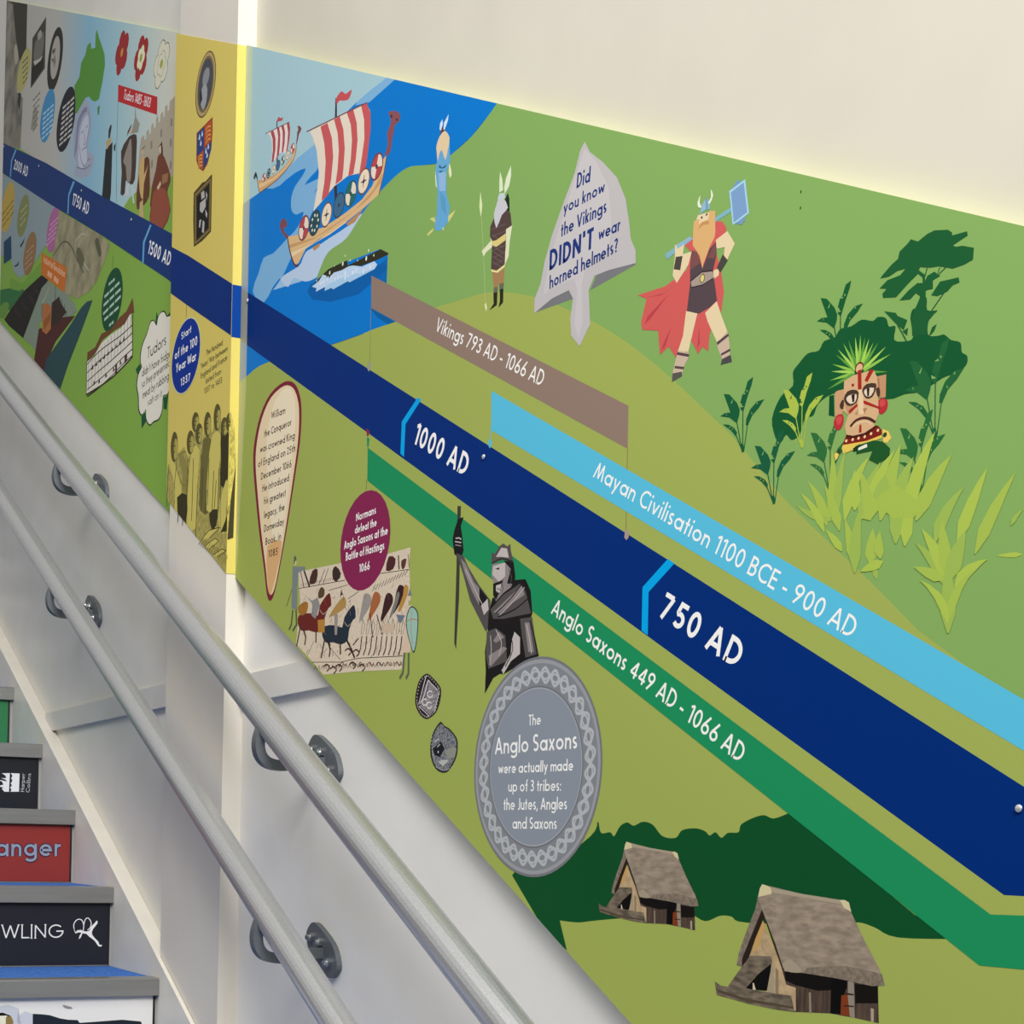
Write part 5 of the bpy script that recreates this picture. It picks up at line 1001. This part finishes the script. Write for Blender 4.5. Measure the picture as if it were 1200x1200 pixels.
a.ln('#4d4a38', 1.6, [(620, 1000), (700, 880), (760, 830), (830, 880), (900, 1040), (980, 1200)], 3); a.ln('#a5a491', 2.2, [(880, 930), (890, 820), (960, 740), (1000, 750)], 3); a.ln('#a5a491', 2.2, [(890, 930), (960, 1050), (1040, 1170)], 3); a.poly('#57563f', [(1110, 830), (1150, 790), (1190, 960), (1160, 1010)], 2); a.poly('#5f5c45', [(890, 950), (930, 900), (990, 1040), (940, 1150)], 2); a.done()
crop(0, 290, 130/1200)
a = Art('industry_scene', LO, LP, 1.6, 'dark mill town with smoking chimneys')
a.poly('#2c6a3a', [(0, 460), (110, 440), (240, 430), (260, 470), (100, 680), (0, 640)]); a.poly('#6d9a3c', [(100, 380), (130, 330), (240, 390), (440, 160), (450, 300), (330, 400), (210, 470), (120, 450)]); a.poly('#5f8a3c', [(0, 640), (60, 590), (100, 620), (60, 740), (0, 760)], 2)
a.poly('#1e1c1a', [(45, 780), (120, 660), (270, 460), (450, 300), (520, 350), (470, 440), (390, 600), (250, 980), (100, 850)])
for i in range(16): a.ln('#4d4a44', 1.2, [(170+i*17, 700-i*20+(i % 4)*45), (174+i*17, 660-i*20+(i % 4)*45)])
a.poly('#7d8a7a', [(250, 985), (390, 610), (450, 440), (520, 360), (600, 430), (700, 480), (800, 600), (830, 690), (730, 770), (430, 800), (410, 980), (385, 1120), (340, 1060)])
a.poly('#4a2520', [(420, 880), (560, 840), (620, 760), (810, 740), (720, 860), (600, 1020), (520, 1200), (480, 1500), (340, 1400), (385, 1110)]); a.poly('#32261f', [(560, 600), (640, 530), (660, 600), (720, 700), (600, 840), (550, 860)])
a.poly('#a7683a', [(460, 620), (510, 600), (555, 640), (550, 880), (500, 940), (455, 900)]); a.poly('#8c5427', [(470, 800), (545, 700), (545, 780), (480, 900)])
for x, y0, y1 in ((600, 410, 700), (668, 560, 720), (700, 610, 740), (720, 690, 760), (435, 880, 1000), (455, 580, 760)): a.ln('#2a1f1b', 1.6, [(x, y0), (x-4, y1)])
a.ln('#a39d8c', 2.4, [(450, 600), (490, 540), (530, 430)], 3); a.done()
a = Art('dark_river', LO, LP, 1.9, 'dark teal river bank'); a.poly('#27464a', [(440, 1560), (500, 1210), (640, 1010), (760, 840), (870, 660), (940, 585), (1000, 570), (940, 740), (880, 900), (800, 1110), (740, 1260), (640, 1560)]); a.done()
a = Art('timeline_bar', LO, LP, 2.6, 'orange timeline bar'); a.poly('#bf6a24', [(450, 55), (722, 215), (700, 490), (445, 290)]); a.ln('#3f3a30', .8, [(600, 410), (596, 540)]); a.txt('#e6c4a6', 'Industrial Revolution', 468, 158, 698, 325, 68, .13); lines(a, '#d9a98a', [[(515, 275), (560, 310)], [(585, 330), (630, 375)]], 5.5); a.done()
for L in ([(150, 205), (185, 180), (205, 145), (200, 190), (170, 212)], [(215, -20), (240, -55), (268, -110), (255, -50), (225, 0)]):
    a = Art('whale', LO, LP, 2.2, 'small dark leaping whale'); a.poly('#1f2a33', L); a.done()
a = Art('blue_picture', LO, LP, 2.2, 'dark blue picture at the far edge'); a.poly('#143c5c', [(40, -60), (120, -130), (125, 120), (40, 180)]); a.done()
# timeline on the far panel
a = Art('timeline_band', LO, LP, 3, 'deep blue timeline band'); crop(0, 0, 1)
a.poly('#12336c', [(2, 167), (20, 175), (54, 191), (120, 230), (165, 254), (210, 278.5), (206, 335), (195, 326), (120, 276), (60, 240), (2, 202)]); a.done(); fb = child('timeline_band')
for x, y, L in ((0, 100, [(180, 748), (196, 756), (142, 890), (128, 1075), (116, 1068), (130, 880)]), (0, 200, [(856, 120), (878, 132), (814, 290), (802, 510), (788, 500), (800, 280)]), (150, 240, [(345, 305), (368, 320), (262, 590), (245, 920), (222, 905), (235, 580)])):
    a = Art('marker', fb, LP, 3.4, 'pale blue bent date marker'); crop(x, y, .1 if x == 0 else 70/933); a.poly('#5c9dc8', L); a.done()
a = Art('lettering', fb, LP, 3.6); crop(0, 100, .1); a.txt(WHITE, '2000 AD', 158, 980, 318, 1075, 105, .17); crop(0, 200, .1); a.txt(WHITE, '1750 AD', 842, 395, 1030, 520, 125, .17); crop(150, 240, 70/933); a.txt(WHITE, '1500 AD', 305, 755, 650, 965, (340, 545), .18); a.done()
screw(LP, 5, 171.5, 1.2, 5); screw(LP, 46, 194.5, 1.2, 5); screw(LP, 96, 223.5, 1.4, 5); screw(LP, 154.5, 257.5, 1.7, 5)
# green caption, timbered house, Tudor cloud
crop(90, 300, .1)
o = oval('round_caption', 'dark green oval caption above the timbered house', '#12492e', (290, 640), (538, 370), (455, 135), (360, 890), 3.2, None)
q = Art('lettering', o, LP, 3.6); lines(q, '#a9bfae', [[(375, 335), (445, 270)], [(325, 480), (500, 310)], [(315, 580), (515, 385)], [(310, 680), (515, 470)], [(322, 750), (490, 600)], [(380, 815), (432, 770)]], 3.2); q.ln('#33402c', .8, [(425, 0), (418, 140)]); q.done()
a = Art('timbered_house', LO, LP, 2.8, 'black and white timbered house with a brown roof'); crop(90, 380, .1)
a.poly('#d8d2c4', [(120, 440), (200, 380), (290, 220), (400, 120), (520, 40), (600, -90), (640, -130), (655, 380), (560, 470), (430, 600), (300, 700), (115, 825)]); a.poly('#6b4228', [(125, 330), (215, 270), (290, 110), (400, 60), (500, -80), (580, -150), (655, -310), (672, -140), (625, -120), (560, 0), (450, 60), (300, 180), (220, 330), (120, 445)])
for dy in (0, 110, 225, 330, 420): a.ln('#241f1c', 1.3, [(122, 470+dy*.9), (250, 330+dy*1.0), (400, 215+dy*.95), (520, 130+dy*.85), (650, 10+dy*.85)], 3)
for i in range(14): x = 140+i*38; y0 = 440-i*44; a.ln('#4a423c', .9, [(x, y0), (x-2, y0+340-i*4)])
for i in range(9): x = 170+i*46; y = 540-i*42; a.poly('#2a2522', [(x, y), (x+16, y-70), (x+26, y-20)])
for x, y in ((190, 680), (250, 660), (330, 590), (420, 520), (500, 440)): a.poly('#3a2f2a', [(x, y+40), (x+12, y-30), (x+26, y+20)])
a.poly('#4a352c', [(450, 480), (475, 455), (472, 560), (448, 580)]); a.poly('#4a352c', [(560, 380), (592, 345), (590, 430), (556, 465)]); a.ln('#3c2a20', 1.8, [(115, 440), (112, 825), (290, 715), (430, 610), (560, 480), (652, 380), (655, -120)], 0); a.done()
a = Art('cloud_caption', LO, LP, 3.2, 'cream cloud shaped caption with green leaves'); crop(90, 380, .1)
CL = [(1105, -90), (1060, -100), (1030, -155), (990, -150), (955, -90), (935, 5), (900, -50), (860, -30), (820, 100), (770, 220), (745, 330), (740, 440), (755, 500), (715, 590), (695, 720), (715, 850), (720, 1000), (750, 1070), (790, 1030), (805, 1010), (810, 1120), (850, 1190), (900, 1150), (960, 1120), (1000, 1020), (1015, 850), (1060, 830), (1085, 780), (1110, 600)]
a.poly('#15502f', [(690, 530), (740, 460), (755, 520), (710, 590)]); a.poly('#15502f', [(755, 1080), (800, 1030), (815, 1130), (760, 1220)]); a.poly('#15502f', [(1015, 860), (1070, 830), (1050, 1000), (1015, 990)]); a.poly('#15502f', [(915, 20), (935, -150), (960, -60), (935, 20)])
a.poly('#26301f', CL, 3); a.poly('#dcd7c8', [(915+(x-915)*.95, 500+(y-500)*.975) for x, y in CL[1:-1]]+[(1112, 600), (1112, -40)], 3); a.done(); cc = child('cloud_caption'); a = Art('lettering', cc, LP, 3.6)
for t, x0, y0, x1, y1, cp in (('Tudors', 825, 412, 1045, 238, 135), ("didn't have fridges", 762, 620, 1118, 365, 95), ('so they preserved', 762, 752, 1092, 488, 95), ('meat by rubbing', 770, 878, 1078, 645, 95), ('salt on it.', 832, 958, 1005, 840, 85)): a.txt('#2a261e', t, x0, y0, x1, y1, cp, .12)
a.done()
# ------------------------------------------------------------------ staircase
RISE = .17; GO = RISE/TAN
X_S = 1.0570                                   # inner face of the stringer = end of the steps
Y8, Z8 = 2.778, EYE-.2739                      # nosing of the eighth tread
STEEL = mat('#9d9d9b', 1, rough=.34, metal=.75, noise=.06, scale=90, stretch=(.05, 1, 1), name='brushed_aluminium')
CARPET = mat('#5586cf', 1.0, rough=.95, spec=.1, noise=.0, scale=330, bump=.9, c2='#2a58a8', name='blue_carpet')
SPINE = mat('#8c8a86', 1, rough=.6, noise=.05, scale=30, name='grey_paint')
ST = empty('staircase', (.22, .4, 0), 'straight staircase with aluminium nosings and blue carpet treads beside the wall', 'staircase')
XL = -.60
n_of = lambda y, z: (y, z)
for n in range(1, 17):
    y = Y8+(n-8)*GO; z = Z8+(n-8)*RISE
    b = bmesh.new(); boxm(b, XL, X_S, y+.010, y+GO+.012, z-.033, z-.004); t = bm_link('tread', b, SPINE, ST)
    b = bmesh.new(); boxm(b, XL, X_S-.002, y+.036, y+GO+.008, z-.005, z); bm_link('carpet', b, CARPET, t)
    b = bmesh.new(); prism(b, [(y, z-.033), (y+.004, z-.033), (y+.004, z-.004), (y+.046, z-.004), (y+.046, z+.0015), (y+.002, z+.0015), (y, z-.001)], XL, X_S-.0005); bm_link('nosing', b, STEEL, t, bevel=.0006)
    b = bmesh.new(); boxm(b, XL, X_S, y+.016, y+.026, z-RISE+.0005, z-.0332); bm_link('riser', b, mat('#a9a7a3', 1, rough=.6, noise=.04, scale=20), ST)
# painted stringer against the wall, stepped round the pilaster
ST_T = -1.6185
top = lambda Y: EYE + (ST_T + Y*sin(RAKE))/cos(RAKE)
b = bmesh.new()
prism(b, [(.55, top(.55)), (6.2, top(6.2)), (6.2, top(6.2)-.42), (.55, top(.55)-.42)], X_S, D_PIL-.0012)
prism(b, [(Y_L+.001, top(Y_L+.001)), (6.2, top(6.2)), (6.2, top(6.2)-.42), (Y_L+.001, top(Y_L+.001)-.42)], D_PIL-.0012, D_LWALL-.0006)
bm_link('stringer', b, mat('#e2ddd2', 1, rough=.4, spec=.4, noise=.03, scale=14, name='stringer_paint'), ST, 'cream painted sloping stringer', bevel=.0012)

b = bmesh.new(); prism(b, [(.55, top(.55)), (Y_C-.001, top(Y_C-.001)), (Y_C-.001, top(Y_C-.001)-.42), (.55, top(.55)-.42)], D_PIL-.0010, D_WALL-.0002); structure('trim_3', b, mat('#e2ddd2', 1, rough=.4, spec=.4, noise=.03, scale=14, name='stringer_paint'))

# printed riser panels: each a thin board on the face of its step
def riser_panel(n, col, label, xr, top_in=.0345):
    y = Y8+(n-8)*GO; z = Z8+(n-8)*RISE; z0 = z-RISE+.003; z1 = z-top_in
    o = empty('riser_panel', (.3, y+.0145, z0), label, 'riser panel', 'printed book spine panels on the stair risers')
    b = bmesh.new(); boxm(b, XL+.01, xr, y+.0135, y+.0158, z0, z1); bm_link('board', b, mat(col, 1, rough=.45, spec=.35), o)
    b = bmesh.new(); boxm(b, xr, xr+.0045, y+.0128, y+.0158, z0, z1); bm_link('edge_strip', b, mat('#1d1f24', 1, rough=.5), o, 'thin black right edge')
    return o, y+.0130, z0, z1
class Face:
    """flat prints on a riser: crop pixels -> (X, Z) on the plane Y = y"""
    def __init__(s, name, parent, y, label=None): s.name, s.parent, s.y, s.label = name, parent, y, label; s.V, s.Fc, s.mi, s.ms, s.md = [], [], [], [], {}; s.k = 0
    def P(s, px, py):
        d = ray(_CR[0]+px*_CR[2], _CR[1]+py*_CR[3]); t = s.y/d.y; return (d.x*t, d.z*t+EYE)
    m = Art.m
    g = 1.0
    def poly(s, c, pts, sm=0):
        p = [s.P(*q) for q in pts]
        if sm: p = catmull(p, sm)
        s.k += 1; b = len(s.V); s.V += [(x, s.y-.0002*s.k, z) for x, z in p]; mi = s.m(c)
        for t in tessellate_polygon([[Vector((x, z, 0)) for x, z in p]]):
            a, q, d = (p[i] for i in t)
            if (q[0]-a[0])*(d[1]-a[1])-(q[1]-a[1])*(d[0]-a[0]) < 0: t = t[::-1]
            s.Fc.append([b+i for i in t]); s.mi.append(mi)
    def rib(s, c, pts, w, closed=False, lift=0):
        V, Fc = ribbon(pts, w, closed); b = len(s.V); mi = s.m(c)
        s.V += [(x, s.y-.0002*(s.k+1+lift), z) for x, z in V]
        for f in Fc: s.Fc.append([b+i for i in f][::-1]); s.mi.append(mi)
    def ln(s, c, n, pts, sm=0):
        p = [s.P(*q) for q in pts]; p = catmull(p, sm, False) if sm else p
        s.rib(c, p, n*s.y/F); s.k += 1
    def txt(s, c, string, x0, y0, x1, y1, cap, w=.13, up=None, serif=0, outline=None):
        p0, p1 = s.P(x0, y0), s.P(x1, y1); L = hypot(p1[0]-p0[0], p1[1]-p0[1]); e = ((p1[0]-p0[0])/L, (p1[1]-p0[1])/L); u = (-e[1], e[0])
        H = cap*_CR[3]*s.y/F; adv, st = text_ribbons(string, w); kx = L/adv
        for lift, cc, ww in (((0, outline, w*1.75), (1, c, w)) if outline else ((0, c, w),)):
            for j, p in enumerate(st): s.rib(cc, [(p0[0]+e[0]*a*kx+u[0]*b*H, p0[1]+e[1]*a*kx+u[1]*b*H) for a, b in p], ww*H*.9, lift=lift+j*.06)
        if serif:
            for p in st:
                for (a, b) in (p[0], p[-1]):
                    if len(p) < 12: s.rib(c, [(p0[0]+e[0]*(a*kx+k*H*serif)+u[0]*b*H, p0[1]+e[1]*(a*kx+k*H*serif)+u[1]*b*H) for k in (-1, 1)], w*H*.5)
        s.k += 2
    def done(s): return link(s.name, s.V, s.Fc, s.ms, s.parent, s.mi, s.label)
riser_panel(13, '#8b8a88', 'grey panel on the topmost riser in view', X_S-.006)
o, y, z0, z1 = riser_panel(12, '#2a7a48', 'green panel on the riser below the grey one', X_S-.012)
o, y, z0, z1 = riser_panel(11, '#14181f', 'black panel with a flame and water emblem turned on its side', X_S-.010)
f = Face('emblem', o, y, 'white flame and water emblem'); crop(0, 880, .1)
f.poly('#e9e9ea', [(125, 260), (230, 265), (222, 478), (122, 478), (135, 455), (118, 430), (140, 405), (125, 380), (145, 350), (132, 320), (146, 290)])
f.poly('#e9e9ea', [(20, 262), (115, 260), (105, 478), (50, 478), (20, 440), (45, 430), (0, 420), (0, 405), (40, 395), (20, 355), (0, 350), (0, 340), (85, 360), (60, 335), (10, 318), (70, 320), (65, 290)]); f.poly('#e9e9ea', [(-100, 262), (-30, 262), (-10, 300), (-60, 320), (-20, 350), (-70, 400), (-10, 440), (-40, 478), (-110, 478)]); f.done()
f = Face('lettering', o, y); f.txt('#d5d5d8', 'Harper', 282, 480, 292, 268, 46, .12, serif=.06); f.txt('#d5d5d8', 'Collins', 345, 488, 362, 265, 46, .12, serif=.06); f.done()
o, y, z0, z1 = riser_panel(10, '#8c2b28', 'red panel with outlined rounded lettering', X_S-.008)
f = Face('lettering', o, y); crop(0, 900, .25); f.txt('#8f98ab', 'anger', -22, 413, 284, 413, 92, .15, outline='#3a2a44'); f.done()
o, y, z0, z1 = riser_panel(9, '#191a24', 'black panel with white capitals and a running archer emblem', X_S-.008)
f = Face('lettering', o, y); crop(0, 900, .25)
f.txt('#e6e4e2', 'ROWLING', -128, 802, 292, 796, 66, .105, serif=.08); f.done()
f = Face('emblem', o, y, 'white running archer emblem'); crop(0, 1020, 1/6)
f.ln('#e6e4e2', 1.1, [(520, 410), (520, 375), (545, 345), (575, 350), (588, 385), (585, 425)], 4); f.ln('#e6e4e2', 1.1, [(588, 385), (600, 345), (620, 335), (640, 365), (635, 400), (615, 420)], 4); f.ln('#e6e4e2', .7, [(520, 410), (530, 440), (580, 428)], 0)
f.poly('#e6e4e2', [(560, 415), (590, 428), (625, 425), (640, 395), (665, 370), (680, 352), (685, 372), (655, 410), (645, 445), (665, 475), (690, 500), (698, 522), (716, 524), (712, 534), (690, 532), (665, 495), (625, 465), (605, 445), (580, 442)], 2)
f.poly('#e6e4e2', [(548, 418), (570, 425), (580, 440), (565, 475), (552, 482), (560, 455), (572, 440), (545, 432), (532, 445), (528, 436)]); f.done()
o, y, z0, z1 = riser_panel(8, '#e3e1dc', 'white panel with a dark torn edged picture, lowest in view', X_S-.008)
f = Face('picture', o, y, 'dark torn edged print with grey cloth shapes'); crop(0, 1020, 1/6)
f.poly('#232a33', [(230, 1008), (300, 1012), (350, 1018), (420, 1040), (480, 1050), (545, 1052), (560, 1072), (700, 1062), (860, 1050), (990, 1062), (1010, 1110), (1000, 1500), (230, 1500)]); f.poly('#c3c6cd', [(-60, 960), (60, 945), (130, 970), (130, 1020), (180, 990), (228, 1010), (228, 1500), (-60, 1500)]); f.poly('#a8acb6', [(128, 975), (138, 1030), (150, 1100), (118, 1060)]); f.poly('#15130f', [(-60, 1005), (20, 1000), (70, 1020), (60, 1040), (-60, 1030)]); f.poly('#e2ddc6', [(-60, 1025), (50, 1020), (30, 1500), (-60, 1500)]); f.poly('#8a7446', [(40, 1030), (75, 1020), (92, 1060), (90, 1500), (35, 1500)]); f.poly('#8d8a86', [(440, 945), (500, 960), (505, 970), (460, 965)], 2); f.done()

# ------------------------------------------------------------------ handrails
GALV = mat('#c9cacb', 1, rough=.36, metal=.78, spec=.5, noise=.08, scale=420, name='galvanised_tube'); SLATE = mat('#6d7276', 1, rough=.5, metal=.5, noise=.06, scale=200, name='grey_bracket'); BOLT = mat('#d2d3d3', 1, rough=.25, metal=.95, name='bolt_steel')
def rail(X, h, r, Y0, Y1, spots, label):
    ax = lambda Y: Vector((X, Y, EYE+(h+Y*sin(RAKE))/cos(RAKE)))
    p0 = ax(Y0); o = empty('handrail', tuple(p0), label, 'handrail', 'tubular handrails along the stair wall')
    b = bmesh.new(); N = 24
    tube(b, [p0, p0+SD*.004, ax((Y0+Y1)/2), ax(Y1)], r, 28); bm_link('tube', b, GALV, o)
    for Y in spots:
        c = ax(Y); W = D_WALL if Y < Y_C else D_LWALL
        # flat strap bent from the wall plate, under the tube and up its outer side
        path = [(W-.009, -.060), (X+.055, -.064), (X+.024, -.0685), (X-.001, -.0655), (X-.014, -.056), (X-.0195, -.042), (X-.019, -.026), (X-.014, -.010)]
        path = catmull(path, 5, False); hw = .008; b = bmesh.new(); V, Fc = ribbon(path, .0165)
        A = [b.verts.new((x, c.y-hw, c.z+z)) for x, z in V]; B = [b.verts.new((x, c.y+hw, c.z+z)) for x, z in V]
        for f in Fc: b.faces.new([A[i] for i in f]); b.faces.new([B[i] for i in f][::-1])
        n2 = len(V)
        for i in range(0, n2-2, 2):
            b.faces.new((A[i], A[i+2], B[i+2], B[i])); b.faces.new((A[i+1], B[i+1], B[i+3], A[i+3]))
        b.faces.new((A[0], B[0], B[1], A[1])); b.faces.new((A[-2], A[-1], B[-1], B[-2]))
        br = bm_link('bracket', b, SLATE, o, 'grey bent steel wall bracket')
        # lozenge wall plate, long way along the rake
        L, Hh = .058, .028; out = catmull([(L, .004), (L*.8, .022), (L*.2, Hh), (-L*.55, Hh*.95), (-L, .010), (-L, -.006), (-L*.8, -.022), (-L*.2, -Hh), (L*.55, -Hh*.95), (L*.97, -.012)], 4)
        cz = c.z-.056; b = bmesh.new(); prism(b, [(c.y+p*cos(RAKE)*1-q*sin(RAKE), cz+p*sin(RAKE)+q*cos(RAKE)) for p, q in out], W-.0095, W-.0002); bm_link('wall_plate', b, SLATE, br, bevel=.0012)
        for p in (-.036, 0.0, .036):
            b = bmesh.new(); y_, z_ = c.y+p*cos(RAKE), cz+p*sin(RAKE)+(.012 if p == 0 else 0)
            tube(b, [(W-.0095, y_, z_), (W-.0165, y_, z_)], .0072, 6); tube(b, [(W-.0165, y_, z_), (W-.0215, y_, z_)], .0042, 10); bm_link('bolt', b, BOLT, br)
    return o
rail(1.0000, -.9296, .0246, .62, 5.9, (2.159, 3.320, 4.48), 'upper grey tubular handrail on wall brackets')
rail(1.0000, -1.1887, .0238, .62, 5.9, (2.151, 3.350, 4.54), 'lower grey tubular handrail on wall brackets')
